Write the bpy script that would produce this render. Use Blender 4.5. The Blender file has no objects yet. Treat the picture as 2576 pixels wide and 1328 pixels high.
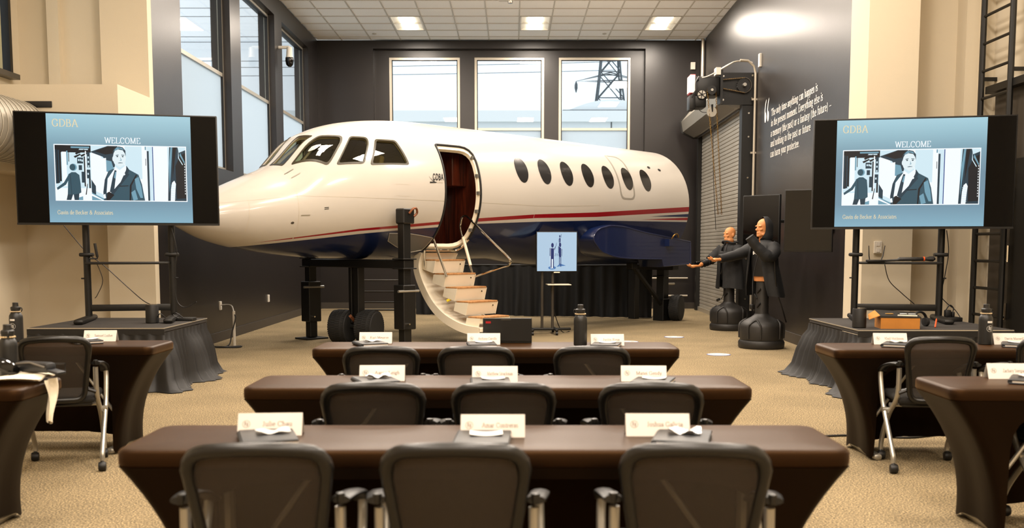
import bpy, bmesh, math, random
import numpy as np
from mathutils import Vector, Matrix

random.seed(7)
sc = bpy.context.scene
C = sc.collection
R = math.radians

# ------------------------------------------------------------------ camera, sky, exposure
FPX, PITCH = 2550.0, math.atan(236.0 / 2550.0)
cam_d = bpy.data.cameras.new('camera')
cam = bpy.data.objects.new('camera', cam_d)
C.objects.link(cam)
cam.location = (0, 0, 1.4)
cam.rotation_euler = (math.pi / 2 - PITCH, 0, 0)
cam_d.sensor_fit = 'HORIZONTAL'
cam_d.sensor_width = 36.0
cam_d.lens = 36.0 * FPX / 2576.0
cam_d.shift_x = -1.0 / 2576.0
cam_d.shift_y = 194.0 / 2576.0
cam_d.clip_end = 600
cam_d.dof.use_dof = True
cam_d.dof.focus_distance = 13.0
cam_d.dof.aperture_fstop = 3.2
sc.camera = cam

world = bpy.data.worlds.new('world')
sc.world = world
world.use_nodes = True
bg = world.node_tree.nodes['Background']
bg.inputs[0].default_value = (0.87, 0.94, 1.0, 1)
SKY = 1.42
bg.inputs[1].default_value = SKY

sc.view_settings.view_transform = 'Standard'
sc.view_settings.look = 'None'
sc.view_settings.gamma = 1.0
sc.view_settings.use_curve_mapping = False
EXPOSURE = 0.0
sc.view_settings.exposure = EXPOSURE
sc.cycles.max_bounces = 16
sc.cycles.diffuse_bounces = 10
sc.cycles.transparent_max_bounces = 16
LAMP_POWER = 156.0
LAMP_COL = (1.0, 0.87, 0.74)

# ------------------------------------------------------------------ materials
def lin(h):
    if isinstance(h, str):
        h = h.lstrip('#')
        c = [int(h[i:i + 2], 16) / 255 for i in (0, 2, 4)]
        return tuple(x / 12.92 if x <= 0.04045 else ((x + 0.055) / 1.055) ** 2.4 for x in c)
    return tuple(h)

MATS = {}
def mat(name, col, rough=0.5, metal=0.0, noise=None, bump=None, coat=0.0, spec=0.5, emit=None, sheen=None, stint=None):
    m = bpy.data.materials.new(name)
    m.use_nodes = True
    nt = m.node_tree
    b = nt.nodes['Principled BSDF']
    c = lin(col)
    b.inputs['Base Color'].default_value = (*c, 1)
    b.inputs['Roughness'].default_value = rough
    b.inputs['Metallic'].default_value = metal
    b.inputs['Specular IOR Level'].default_value = spec
    if coat:
        b.inputs['Coat Weight'].default_value = coat
        b.inputs['Coat Roughness'].default_value = 0.05
    if stint:
        b.inputs['Specular Tint'].default_value = (*lin(stint), 1)
    if sheen:
        b.inputs['Sheen Weight'].default_value = sheen[1]
        b.inputs['Sheen Roughness'].default_value = 0.35
        b.inputs['Sheen Tint'].default_value = (*lin(sheen[0]), 1)
    if noise or bump:
        tc = nt.nodes.new('ShaderNodeTexCoord')
    if noise:
        sca, amt = noise
        n = nt.nodes.new('ShaderNodeTexNoise')
        n.inputs['Scale'].default_value = sca
        n.inputs['Detail'].default_value = 4
        nt.links.new(tc.outputs['Object'], n.inputs['Vector'])
        r = nt.nodes.new('ShaderNodeValToRGB')
        r.color_ramp.elements[0].position = 0.3
        r.color_ramp.elements[1].position = 0.7
        r.color_ramp.elements[0].color = (*[x * (1 - amt) for x in c], 1)
        r.color_ramp.elements[1].color = (*[min(1, x * (1 + amt)) for x in c], 1)
        nt.links.new(n.outputs['Fac'], r.inputs['Fac'])
        nt.links.new(r.outputs['Color'], b.inputs['Base Color'])
    if bump:
        sca, st = bump
        n2 = nt.nodes.new('ShaderNodeTexNoise')
        n2.inputs['Scale'].default_value = sca
        n2.inputs['Detail'].default_value = 3
        nt.links.new(tc.outputs['Object'], n2.inputs['Vector'])
        bp = nt.nodes.new('ShaderNodeBump')
        bp.inputs['Strength'].default_value = st
        bp.inputs['Distance'].default_value = 0.01
        nt.links.new(n2.outputs['Fac'], bp.inputs['Height'])
        nt.links.new(bp.outputs['Normal'], b.inputs['Normal'])
    if emit:
        b.inputs['Emission Color'].default_value = (*lin(emit[0]), 1)
        b.inputs['Emission Strength'].default_value = emit[1]
    MATS[name] = m
    return m

def emat(name, col, strength=1.0, gloss=True):
    m = bpy.data.materials.new(name)
    m.use_nodes = True
    b = m.node_tree.nodes['Principled BSDF']
    b.inputs['Base Color'].default_value = (0.004, 0.004, 0.005, 1)
    b.inputs['Roughness'].default_value = 0.12 if gloss else 0.6
    b.inputs['Specular IOR Level'].default_value = 0.35 if gloss else 0.1
    b.inputs['Emission Color'].default_value = (*lin(col), 1)
    b.inputs['Emission Strength'].default_value = strength
    MATS[name] = m
    return m

def glass(name, tint=(1, 1, 1), refl=1.0, rough=0.0, tf=None):
    m = bpy.data.materials.new(name)
    m.use_nodes = True
    nt = m.node_tree
    for n in list(nt.nodes):
        nt.nodes.remove(n)
    out = nt.nodes.new('ShaderNodeOutputMaterial')
    mx = nt.nodes.new('ShaderNodeMixShader')
    tr = nt.nodes.new('ShaderNodeBsdfTransparent')
    tr.inputs[0].default_value = (*tint, 1)
    gl = nt.nodes.new('ShaderNodeBsdfGlossy')
    gl.inputs['Roughness'].default_value = rough
    fr = nt.nodes.new('ShaderNodeLayerWeight')
    fr.inputs[0].default_value = 0.5
    pw = nt.nodes.new('ShaderNodeMath')
    pw.operation = 'POWER'
    pw.inputs[1].default_value = 5.0
    nt.links.new(fr.outputs['Facing'], pw.inputs[0])
    mu = nt.nodes.new('ShaderNodeMath')
    mu.operation = 'MULTIPLY_ADD'
    mu.inputs[1].default_value = 0.9
    mu.inputs[2].default_value = 0.04 * refl
    nt.links.new(pw.outputs[0], mu.inputs[0])
    nt.links.new(mu.outputs[0], mx.inputs[0])
    nt.links.new(tr.outputs[0], mx.inputs[1])
    nt.links.new(gl.outputs[0], mx.inputs[2])
    nt.links.new(mx.outputs[0], out.inputs[0])
    MATS[name] = m
    return m

def frosted(name, col):
    m = bpy.data.materials.new(name)
    m.use_nodes = True
    nt = m.node_tree
    for n in list(nt.nodes):
        nt.nodes.remove(n)
    out = nt.nodes.new('ShaderNodeOutputMaterial')
    mx = nt.nodes.new('ShaderNodeMixShader')
    mx.inputs[0].default_value = 0.14
    tl = nt.nodes.new('ShaderNodeBsdfTranslucent')
    tl.inputs[0].default_value = (*lin(col), 1)
    df = nt.nodes.new('ShaderNodeBsdfPrincipled')
    df.inputs['Base Color'].default_value = (0.5, 0.55, 0.6, 1)
    df.inputs['Roughness'].default_value = 0.3
    nt.links.new(tl.outputs[0], mx.inputs[1])
    nt.links.new(df.outputs[0], mx.inputs[2])
    nt.links.new(mx.outputs[0], out.inputs[0])
    MATS[name] = m
    return m

def meshcloth(name, col, fac, scale):
    """woven chair netting: threads with gaps one can see through"""
    m = bpy.data.materials.new(name)
    m.use_nodes = True
    nt = m.node_tree
    b = nt.nodes['Principled BSDF']
    out = nt.nodes['Material Output']
    b.inputs['Base Color'].default_value = (*lin(col), 1)
    b.inputs['Roughness'].default_value = 0.7
    tc = nt.nodes.new('ShaderNodeTexCoord')
    wv = nt.nodes.new('ShaderNodeTexWave')
    wv.bands_direction = 'Z'
    wv.inputs['Scale'].default_value = scale
    wv.inputs['Distortion'].default_value = 1.2
    wv.inputs['Detail Scale'].default_value = 2.0
    nt.links.new(tc.outputs['Object'], wv.inputs['Vector'])
    mr = nt.nodes.new('ShaderNodeMapRange')
    mr.inputs[3].default_value = fac - 0.14
    mr.inputs[4].default_value = fac + 0.14
    nt.links.new(wv.outputs['Fac'], mr.inputs[0])
    tr = nt.nodes.new('ShaderNodeBsdfTransparent')
    mx = nt.nodes.new('ShaderNodeMixShader')
    nt.links.new(mr.outputs[0], mx.inputs[0])
    nt.links.new(b.outputs[0], mx.inputs[1])
    nt.links.new(tr.outputs[0], mx.inputs[2])
    nt.links.new(mx.outputs[0], out.inputs[0])
    MATS[name] = m
    return m

def carpet_mat():
    m = bpy.data.materials.new('carpet')
    m.use_nodes = True
    nt = m.node_tree
    b = nt.nodes['Principled BSDF']
    b.inputs['Roughness'].default_value = 0.95
    b.inputs['Specular IOR Level'].default_value = 0.15
    tc = nt.nodes.new('ShaderNodeTexCoord')
    n = nt.nodes.new('ShaderNodeTexNoise')
    n.inputs['Scale'].default_value = 95
    n.inputs['Detail'].default_value = 2
    n.inputs['Roughness'].default_value = 0.7
    nt.links.new(tc.outputs['Object'], n.inputs['Vector'])
    r = nt.nodes.new('ShaderNodeValToRGB')
    e = r.color_ramp.elements
    e[0].position, e[0].color = 0.33, (*lin('#4a4135'), 1)
    e[1].position, e[1].color = 0.50, (*lin('#807259'), 1)
    k = e.new(0.58)
    k.color = (*lin('#9e8c6a'), 1)
    k = e.new(0.70)
    k.color = (*lin('#d6bd8e'), 1)
    nt.links.new(n.outputs['Fac'], r.inputs['Fac'])
    n2 = nt.nodes.new('ShaderNodeTexNoise')
    n2.inputs['Scale'].default_value = 1.3
    n2.inputs['Detail'].default_value = 5
    nt.links.new(tc.outputs['Object'], n2.inputs['Vector'])
    mr = nt.nodes.new('ShaderNodeMapRange')
    mr.inputs[1].default_value = 0.3
    mr.inputs[2].default_value = 0.7
    mr.inputs[3].default_value = 0.82
    mr.inputs[4].default_value = 1.08
    nt.links.new(n2.outputs['Fac'], mr.inputs[0])
    mx = nt.nodes.new('ShaderNodeMix')
    mx.data_type = 'RGBA'
    mx.blend_type = 'MULTIPLY'
    mx.inputs[0].default_value = 1.0
    nt.links.new(r.outputs['Color'], mx.inputs[6])
    nt.links.new(mr.outputs[0], mx.inputs[7])
    nt.links.new(mx.outputs[2], b.inputs['Base Color'])
    bp = nt.nodes.new('ShaderNodeBump')
    bp.inputs['Strength'].default_value = 0.5
    bp.inputs['Distance'].default_value = 0.008
    nt.links.new(n.outputs['Fac'], bp.inputs['Height'])
    nt.links.new(bp.outputs['Normal'], b.inputs['Normal'])
    MATS['carpet'] = m

def curve_node(nt, xsock, pts, x0, x1, y0, y1):
    """piecewise-linear y(x) as a node chain; returns the output socket in real units"""
    a = nt.nodes.new('ShaderNodeMapRange')
    a.inputs[1].default_value, a.inputs[2].default_value = x0, x1
    nt.links.new(xsock, a.inputs[0])
    f = nt.nodes.new('ShaderNodeFloatCurve')
    cv = f.mapping.curves[0]
    P = [((x - x0) / (x1 - x0), (y - y0) / (y1 - y0)) for x, y in pts]
    if P[0][0] > 0.0005:
        P = [(0.0, P[0][1])] + P
    if P[-1][0] < 0.9995:
        P = P + [(1.0, P[-1][1])]
    cv.points[0].location = P[0]
    cv.points[1].location = P[-1]
    for p in P[1:-1]:
        cv.points.new(*p)
    for p in cv.points:
        p.handle_type = 'VECTOR'
    f.mapping.update()
    nt.links.new(a.outputs[0], f.inputs['Value'])
    o = nt.nodes.new('ShaderNodeMapRange')
    o.inputs[3].default_value, o.inputs[4].default_value = y0, y1
    nt.links.new(f.outputs[0], o.inputs[0])
    return o.outputs[0]

def livery_mat():
    m = bpy.data.materials.new('aircraft_paint')
    m.use_nodes = True
    nt = m.node_tree
    b = nt.nodes['Principled BSDF']
    b.inputs['Roughness'].default_value = 0.22
    b.inputs['Coat Weight'].default_value = 0.25
    b.inputs['Coat Roughness'].default_value = 0.05
    b.inputs['Specular IOR Level'].default_value = 0.35
    tc = nt.nodes.new('ShaderNodeTexCoord')
    sp = nt.nodes.new('ShaderNodeSeparateXYZ')
    nt.links.new(tc.outputs['Object'], sp.inputs[0])
    X, Z = sp.outputs[0], sp.outputs[2]
    def cv(p):
        return curve_node(nt, X, p, -3.0, 7.2, 1.0, 2.5)
    def below(c):
        n = nt.nodes.new('ShaderNodeMath')
        n.operation = 'LESS_THAN'
        nt.links.new(Z, n.inputs[0])
        nt.links.new(c, n.inputs[1])
        return n.outputs[0]
    def band(lo, hi):
        n = nt.nodes.new('ShaderNodeMath')
        n.operation = 'SUBTRACT'
        nt.links.new(below(cv(hi)), n.inputs[0])
        nt.links.new(below(cv(lo)), n.inputs[1])
        return n.outputs[0]
    navy = below(cv([(-2.4, 1.28), (-2.03, 1.405), (-1.4, 1.479), (-.48, 1.582), (.21, 1.645), (.86, 1.692), (1.59, 1.75), (2.87, 1.803), (4.35, 1.851), (7.15, 1.874)]))
    red = band([(-1.9, 1.455), (-1.42, 1.511), (-.5, 1.622), (.2, 1.674), (.84, 1.729), (1.57, 1.781), (2.84, 1.86), (4.33, 1.909), (7.15, 2.071)],
               [(-1.9, 1.455), (-1.43, 1.525), (-.51, 1.651), (.18, 1.712), (.82, 1.768), (1.55, 1.829), (2.82, 1.918), (4.3, 1.984), (7.15, 2.160)])
    nav2 = band([(5.85, 1.950), (7.15, 1.967)], [(5.85, 1.950), (7.15, 2.030)])
    red2 = band([(5.6, 1.890), (7.15, 1.908)], [(5.6, 1.890), (7.15, 1.958)])
    prev = None
    last = (*lin('#bcb6ad'), 1)
    for fac, col in ((navy, '#0a183e'), (red, '#86101a'), (nav2, '#142448'), (red2, '#8e1218')):
        mx = nt.nodes.new('ShaderNodeMix')
        mx.data_type = 'RGBA'
        nt.links.new(fac, mx.inputs[0])
        if prev is None:
            mx.inputs[6].default_value = last
        else:
            nt.links.new(prev, mx.inputs[6])
        mx.inputs[7].default_value = (*lin(col), 1)
        prev = mx.outputs[2]
    nt.links.new(prev, b.inputs['Base Color'])
    # very slight unevenness of the skin
    n2 = nt.nodes.new('ShaderNodeTexNoise')
    n2.inputs['Scale'].default_value = 2.2
    n2.inputs['Detail'].default_value = 1
    nt.links.new(tc.outputs['Object'], n2.inputs['Vector'])
    bp = nt.nodes.new('ShaderNodeBump')
    bp.inputs['Strength'].default_value = 0.12
    bp.inputs['Distance'].default_value = 0.05
    nt.links.new(n2.outputs['Fac'], bp.inputs['Height'])
    nt.links.new(bp.outputs['Normal'], b.inputs['Normal'])
    nt.links.new(bp.outputs['Normal'], b.inputs['Coat Normal'])
    MATS['livery'] = m

def wood_mat(name, c1, c2, scale=3.0, rough=0.3, coat=0.3):
    m = bpy.data.materials.new(name)
    m.use_nodes = True
    nt = m.node_tree
    b = nt.nodes['Principled BSDF']
    b.inputs['Roughness'].default_value = rough
    b.inputs['Coat Weight'].default_value = coat
    tc = nt.nodes.new('ShaderNodeTexCoord')
    mp = nt.nodes.new('ShaderNodeMapping')
    mp.inputs['Scale'].default_value = (8, 8, 0.7)
    nt.links.new(tc.outputs['Object'], mp.inputs[0])
    n = nt.nodes.new('ShaderNodeTexNoise')
    n.inputs['Scale'].default_value = scale
    n.inputs['Detail'].default_value = 6
    nt.links.new(mp.outputs[0], n.inputs['Vector'])
    r = nt.nodes.new('ShaderNodeValToRGB')
    r.color_ramp.elements[0].position = 0.35
    r.color_ramp.elements[1].position = 0.7
    r.color_ramp.elements[0].color = (*lin(c1), 1)
    r.color_ramp.elements[1].color = (*lin(c2), 1)
    nt.links.new(n.outputs['Fac'], r.inputs['Fac'])
    nt.links.new(r.outputs['Color'], b.inputs['Base Color'])
    MATS[name] = m

carpet_mat()
livery_mat()
wood_mat('mahogany', '#2a0f08', '#5a2413')
wood_mat('tread_wood', '#9a6a3e', '#b98a58', 4.0, 0.55, 0.0)
mat('wall_dark', '#1f1b1a', 0.34, noise=(2.0, 0.08), bump=(60, 0.06))
mat('wall_beige', '#cabfa9', 0.85, bump=(90, 0.05))
mat('base_dark', '#3a342d', 0.5)
mat('tile', '#fdfbf8', 0.95, noise=(40, 0.03), bump=(160, 0.15))
mat('tgrid', '#c9c4ba', 0.6)
mat('troffer', '#efeae0', 0.5)
mat('alu', '#b9b2a4', 0.35, 0.6)
mat('alu_dark', '#5a5650', 0.4, 0.5)
mat('silver', '#aaa69c', 0.32, 0.75)
mat('chrome', '#cfcac0', 0.12, 1.0)
mat('black', '#0d0c0c', 0.5)
mat('black_gloss', '#060606', 0.08)
mat('black_metal', '#12110f', 0.45, 0.2, bump=(120, 0.05))
mat('grey_metal', '#4a453e', 0.45, 0.5)
mat('rubber', '#171614', 0.75, bump=(80, 0.1))
mat('spandex_lit', '#1a1009', 0.42, noise=(3, 0.05), sheen=('#b98044', 0.25), spec=0.27, stint='#f0b070')  # desk cover, lit copy: brown sheen tint stands in for warm light
mat('spandex_shaded', '#0a0705', 0.5, noise=(3, 0.05), spec=0.14, stint='#f0b070')  # same cover cloth on the skirts, shade put in as darker colour
mat('skirt', '#0b0908', 0.6, bump=(200, 0.05))
mat('deck', '#2c2825', 0.9, noise=(80, 0.15))
mat('drape', '#0a0a0b', 0.7)
mat('chair_plastic', '#0b0a09', 0.33)
mat('chair_pad', '#151311', 0.85, bump=(300, 0.2))
meshcloth('chair_net', '#2c241b', 0.27, 70)
mat('card', '#d8d2ca', 0.7)
mat('card_print', '#6b5747', 0.8)
mat('leather', '#1d1f23', 0.42, bump=(200, 0.1))
mat('leather_grey', '#5c5852', 0.45, bump=(200, 0.1))
mat('paper', '#f6f4f0', 0.5)
mat('plastic_clear', '#f4f4f4', 0.08, coat=1.0)
mat('bottle', '#161616', 0.4, bump=(300, 0.05))
mat('white_print', '#d9d6cf', 0.6)
mat('bead', '#c9b28c', 0.3)
mat('cardboard', '#b5762c', 0.8, noise=(10, 0.08))
mat('box_black', '#17140f', 0.5)
mat('orange', '#d4541f', 0.5)
mat('skin_vinyl', '#c9854f', 0.5, bump=(60, 0.05))
mat('jacket', '#0f0f10', 0.8, noise=(30, 0.2), bump=(40, 0.25))
mat('jacket_soft', '#0d0e10', 0.7, noise=(30, 0.2), bump=(30, 0.2))
mat('shirt_white', '#e6dcc6', 0.9, bump=(60, 0.2))
mat('base_vinyl', '#211f1d', 0.5, bump=(80, 0.08))
mat('steel_slat', '#b4ada0', 0.38, 0.35, noise=(1.5, 0.08))
mat('steel_hood', '#9a9488', 0.4, 0.55)
mat('brass', '#8a6a35', 0.35, 0.9)
mat('red_plastic', '#a3161a', 0.4)
mat('white_plastic', '#d8d2c6', 0.5)
mat('conduit', '#b9b0a0', 0.4, 0.5)
mat('trim_cream', '#e8ddc6', 0.5)
mat('door_white', '#e5dcc8', 0.4)
mat('gold_seal', '#b98c3f', 0.5)
mat('seam', '#b9b1a2', 0.5)
mat('window_paint', '#1c1a18', 0.25, coat=0.3)
mat('exit_grey', '#8b867c', 0.5)
mat('olive_frame', '#332c18', 0.4)
mat('cockpit_trim', '#8a8270', 0.7)
mat('seat_leather', '#7d7044', 0.6)
mat('insulation', '#6a6c6e', 0.5, 0.4)
mat('navy_panel', '#0d1b40', 0.3, coat=0.4, bump=(5, 0.25))
mat('logo_black', '#20201e', 0.5)
mat('yellow', '#d8c01c', 0.5)
mat('screen_black', '#030304', 0.07, spec=0.12)
mat('screen_mirror', '#040405', 0.05, spec=0.45)
mat('text_white', '#e9e6e0', 0.6)
mat('duct', '#a8a295', 0.45, 0.4)
mat('blind', '#9d9a7c', 0.8)
mat('outdoor_wall', '#e9eef0', 0.9)
mat('outdoor_roof', '#f8fafa', 0.8)
mat('outdoor_ground', '#bdbdb8', 0.9)
mat('pylon', '#5a636a', 0.6, 0.4)
mat('bark', '#5c5650', 0.9)
mat('sticker', '#e9e4e6', 0.5)
mat('sticker_ring', '#5d6aa6', 0.5)
mat('sticker_mid', '#c7b7b2', 0.5)
mat('foam', '#26211b', 0.95, bump=(60, 0.3))
mat('rust', '#7a4a2e', 0.6, 0.5, noise=(20, 0.3))
mat('sign_blue', '#2a5fb0', 0.5)
mat('laptop', '#12110f', 0.45)
emat('lens', '#fff3dc', 6.0, False)
glass('window_glass', (0.96, 0.99, 1.0), 1.0)
glass('cockpit_glass', (0.62, 0.60, 0.42), 1.6)
frosted('frosted', '#f2f8fb')

# ------------------------------------------------------------------ mesh helpers
class MB:
    def __init__(self, M=None):
        self.v, self.f, self.mi = [], [], []
        self.M = M
        self.cur = 0
    def add(self, vs, fs):
        o = len(self.v)
        if self.M is not None:
            vs = [tuple(self.M @ Vector(p)) for p in vs]
        self.v += [tuple(p) for p in vs]
        self.f += [tuple(i + o for i in f) for f in fs]
        self.mi += [self.cur] * len(fs)
        return self
    def box(self, x0, x1, y0, y1, z0, z1):
        return self.add([(x0, y0, z0), (x1, y0, z0), (x1, y1, z0), (x0, y1, z0), (x0, y0, z1), (x1, y0, z1), (x1, y1, z1), (x0, y1, z1)],
                        [(0, 3, 2, 1), (4, 5, 6, 7), (0, 1, 5, 4), (1, 2, 6, 5), (2, 3, 7, 6), (3, 0, 4, 7)])
    def cbox(self, c, s):
        return self.box(c[0] - s[0] / 2, c[0] + s[0] / 2, c[1] - s[1] / 2, c[1] + s[1] / 2, c[2] - s[2] / 2, c[2] + s[2] / 2)
    def rbox(self, x0, x1, y0, y1, z0, z1, r=0.01, seg=2):
        bm = bmesh.new()
        bmesh.ops.create_cube(bm, size=1)
        for v in bm.verts:
            v.co = ((x0 + x1) / 2 + v.co.x * (x1 - x0), (y0 + y1) / 2 + v.co.y * (y1 - y0), (z0 + z1) / 2 + v.co.z * (z1 - z0))
        bmesh.ops.bevel(bm, geom=bm.edges[:], offset=min(r, 0.49 * min(x1 - x0, y1 - y0, z1 - z0)), segments=seg, profile=0.5, affect='EDGES')
        bm.verts.index_update()
        self.add([tuple(v.co) for v in bm.verts], [[v.index for v in f.verts] for f in bm.faces])
        bm.free()
        return self
    def rings(self, rings, closed=True, cap=True, loop=False):
        n = len(rings[0])
        vs = [p for r in rings for p in r]
        fs = []
        m = len(rings)
        for i in range(m if loop else m - 1):
            a, b = i * n, ((i + 1) % m) * n
            for j in range(n if closed else n - 1):
                k = (j + 1) % n
                fs.append((a + j, a + k, b + k, b + j))
        if cap and closed and not loop:
            fs.append(tuple(range(n - 1, -1, -1)))
            fs.append(tuple(range((m - 1) * n, m * n)))
        return self.add(vs, fs)
    def tube(self, pts, r, n=8, cap=True, loop=False, flat=None):
        pts = [Vector(p) for p in pts]
        m = len(pts)
        rr = r if isinstance(r, (list, tuple)) else [r] * m
        rings = []
        up = None
        for i, p in enumerate(pts):
            if loop:
                t = pts[(i + 1) % m] - pts[i - 1]
            else:
                t = pts[min(i + 1, m - 1)] - pts[max(i - 1, 0)]
            t = t.normalized() if t.length > 1e-9 else Vector((0, 0, 1))
            if up is None:
                h = Vector((0, 0, 1)) if abs(t.z) < 0.9 else Vector((0, 1, 0))
                up = (h - t * h.dot(t)).normalized()
            else:
                up = up - t * up.dot(t)
                up = up.normalized() if up.length > 1e-6 else t.orthogonal().normalized()
            sd = t.cross(up)
            fl = flat or 1.0
            rings.append([p + up * (math.cos(2 * math.pi * k / n) * rr[i] * fl) + sd * (math.sin(2 * math.pi * k / n) * rr[i]) for k in range(n)])
        return self.rings(rings, True, cap, loop)
    def lathe(self, prof, n=24, c=(0, 0, 0), axis='Z', cap=True):
        rings = []
        for r, h in prof:
            ring = []
            for k in range(n):
                a = 2 * math.pi * k / n
                u, w = r * math.cos(a), r * math.sin(a)
                q = (u, w, h) if axis == 'Z' else ((h, u, w) if axis == 'X' else (u, h, w))
                ring.append((c[0] + q[0], c[1] + q[1], c[2] + q[2]))
            rings.append(ring)
        return self.rings(rings, True, cap)
    def prism(self, poly, a, b, plane='XZ'):
        def P(u, w, d):
            return {'XZ': (u, d, w), 'XY': (u, w, d), 'YZ': (d, u, w)}[plane]
        return self.rings([[P(u, w, a) for u, w in poly], [P(u, w, b) for u, w in poly]])
    def poly(self, pts):
        return self.add(pts, [tuple(range(len(pts)))])
    def build(self, name, m=None, parent=None, smooth=35, loc=None, rot=None, recalc=True):
        me = bpy.data.meshes.new(name)
        me.from_pydata(self.v, [], self.f)
        ms = m if isinstance(m, (list, tuple)) else [m]
        for x in ms:
            if x is not None:
                me.materials.append(MATS[x] if isinstance(x, str) else x)
        if len(ms) > 1:
            me.polygons.foreach_set('material_index', self.mi)
        if recalc:
            bm = bmesh.new()
            bm.from_mesh(me)
            bmesh.ops.recalc_face_normals(bm, faces=bm.faces[:])
            bm.to_mesh(me)
            bm.free()
        finish(me, smooth)
        o = bpy.data.objects.new(name, me)
        C.objects.link(o)
        if parent is not None:
            o.parent = parent
        if loc is not None:
            o.location = loc
        if rot is not None:
            o.rotation_euler = rot
        return o

def finish(me, smooth):
    if smooth:
        me.polygons.foreach_set('use_smooth', [True] * len(me.polygons))
        me.set_sharp_from_angle(angle=R(smooth))
    me.update()

def tag(o, label=None, cat=None, group=None, kind=None):
    if label:
        o['label'] = label
    if cat:
        o['category'] = cat
    if group:
        o['group'] = group
    if kind:
        o['kind'] = kind
    return o

def thing(name, label, cat, loc=(0, 0, 0), rz=0.0, group=None):
    o = bpy.data.objects.new(name, None)
    o.empty_display_size = 0.1
    C.objects.link(o)
    o.location = loc
    o.rotation_euler = (0, 0, rz)
    return tag(o, label, cat, group)

def struct(o, label=None):
    o['kind'] = 'structure'
    if label:
        o['label'] = label
    return o

def copy_tree(root, loc=None, rz=None, label=None, parent=None):
    c = root.copy()
    C.objects.link(c)
    if parent is not None:
        c.parent = parent
    if loc is not None:
        c.location = loc
    if rz is not None:
        c.rotation_euler = (0, 0, rz)
    if label:
        c['label'] = label
    for ch in list(root.children):
        copy_tree(ch, parent=c)
    return c

def baked(o, smooth=35):
    """apply the object's modifiers"""
    dg = bpy.context.evaluated_depsgraph_get()
    dg.update()
    me = bpy.data.meshes.new_from_object(o.evaluated_get(dg), depsgraph=dg)
    o.modifiers.clear()
    old = o.data
    o.data = me
    bpy.data.meshes.remove(old)
    finish(me, smooth)
    return o

def remeshed(o, voxel=0.01, smooth_it=3, mtl=None):
    m = o.modifiers.new('remesh', 'REMESH')
    m.mode = 'VOXEL'
    m.voxel_size = voxel
    s = o.modifiers.new('smooth', 'SMOOTH')
    s.iterations = smooth_it
    s.factor = 0.5
    baked(o, 80)
    if mtl:
        o.data.materials.clear()
        o.data.materials.append(MATS[mtl])
    return o

def pchip(xs, ys):
    xs = np.array(xs, float)
    ys = np.array(ys, float)
    h = np.diff(xs)
    d = np.diff(ys) / h
    m = np.zeros(len(xs))
    m[0], m[-1] = d[0], d[-1]
    for i in range(1, len(xs) - 1):
        if d[i - 1] * d[i] > 0:
            w1, w2 = 2 * h[i] + h[i - 1], h[i] + 2 * h[i - 1]
            m[i] = (w1 + w2) / (w1 / d[i - 1] + w2 / d[i])
    def f(x):
        x = min(max(x, xs[0]), xs[-1])
        i = int(min(max(np.searchsorted(xs, x) - 1, 0), len(h) - 1))
        t = (x - xs[i]) / h[i]
        return float((1 + 2 * t) * (1 - t) ** 2 * ys[i] + t * (1 - t) ** 2 * h[i] * m[i] + t * t * (3 - 2 * t) * ys[i + 1] + t * t * (t - 1) * h[i] * m[i + 1])
    return f

def smooth_path(pts, n=6, loop=False):
    """Catmull-Rom through points"""
    P = [Vector(p) for p in pts]
    m = len(P)
    out = []
    for i in range(m if loop else m - 1):
        if loop:
            a, b, c, d = P[i - 1], P[i], P[(i + 1) % m], P[(i + 2) % m]
        else:
            a, b, c, d = P[max(i - 1, 0)], P[i], P[i + 1], P[min(i + 2, m - 1)]
        for k in range(n):
            t = k / n
            out.append(0.5 * ((2 * b) + (c - a) * t + (2 * a - 5 * b + 4 * c - d) * t * t + (3 * b - a - 3 * c + d) * t ** 3))
    if not loop:
        out.append(P[-1])
    return out

def round_poly(pts, rads, seg=5):
    """round the corners of a 2-D polygon"""
    out = []
    n = len(pts)
    for i in range(n):
        p = Vector(pts[i]).to_2d() if len(pts[i]) > 2 else Vector(pts[i])
        a, b = Vector(pts[i - 1]), Vector(pts[(i + 1) % n])
        r = rads[i] if isinstance(rads, (list, tuple)) else rads
        if r <= 0:
            out.append((p.x, p.y))
            continue
        da, db = (a - p), (b - p)
        ra, rb = min(r, da.length * 0.49), min(r, db.length * 0.49)
        pa, pb = p + da.normalized() * ra, p + db.normalized() * rb
        for k in range(seg + 1):
            t = k / seg
            q = pa * (1 - t) ** 2 + p * 2 * t * (1 - t) + pb * t * t
            out.append((q.x, q.y))
    return out

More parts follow.
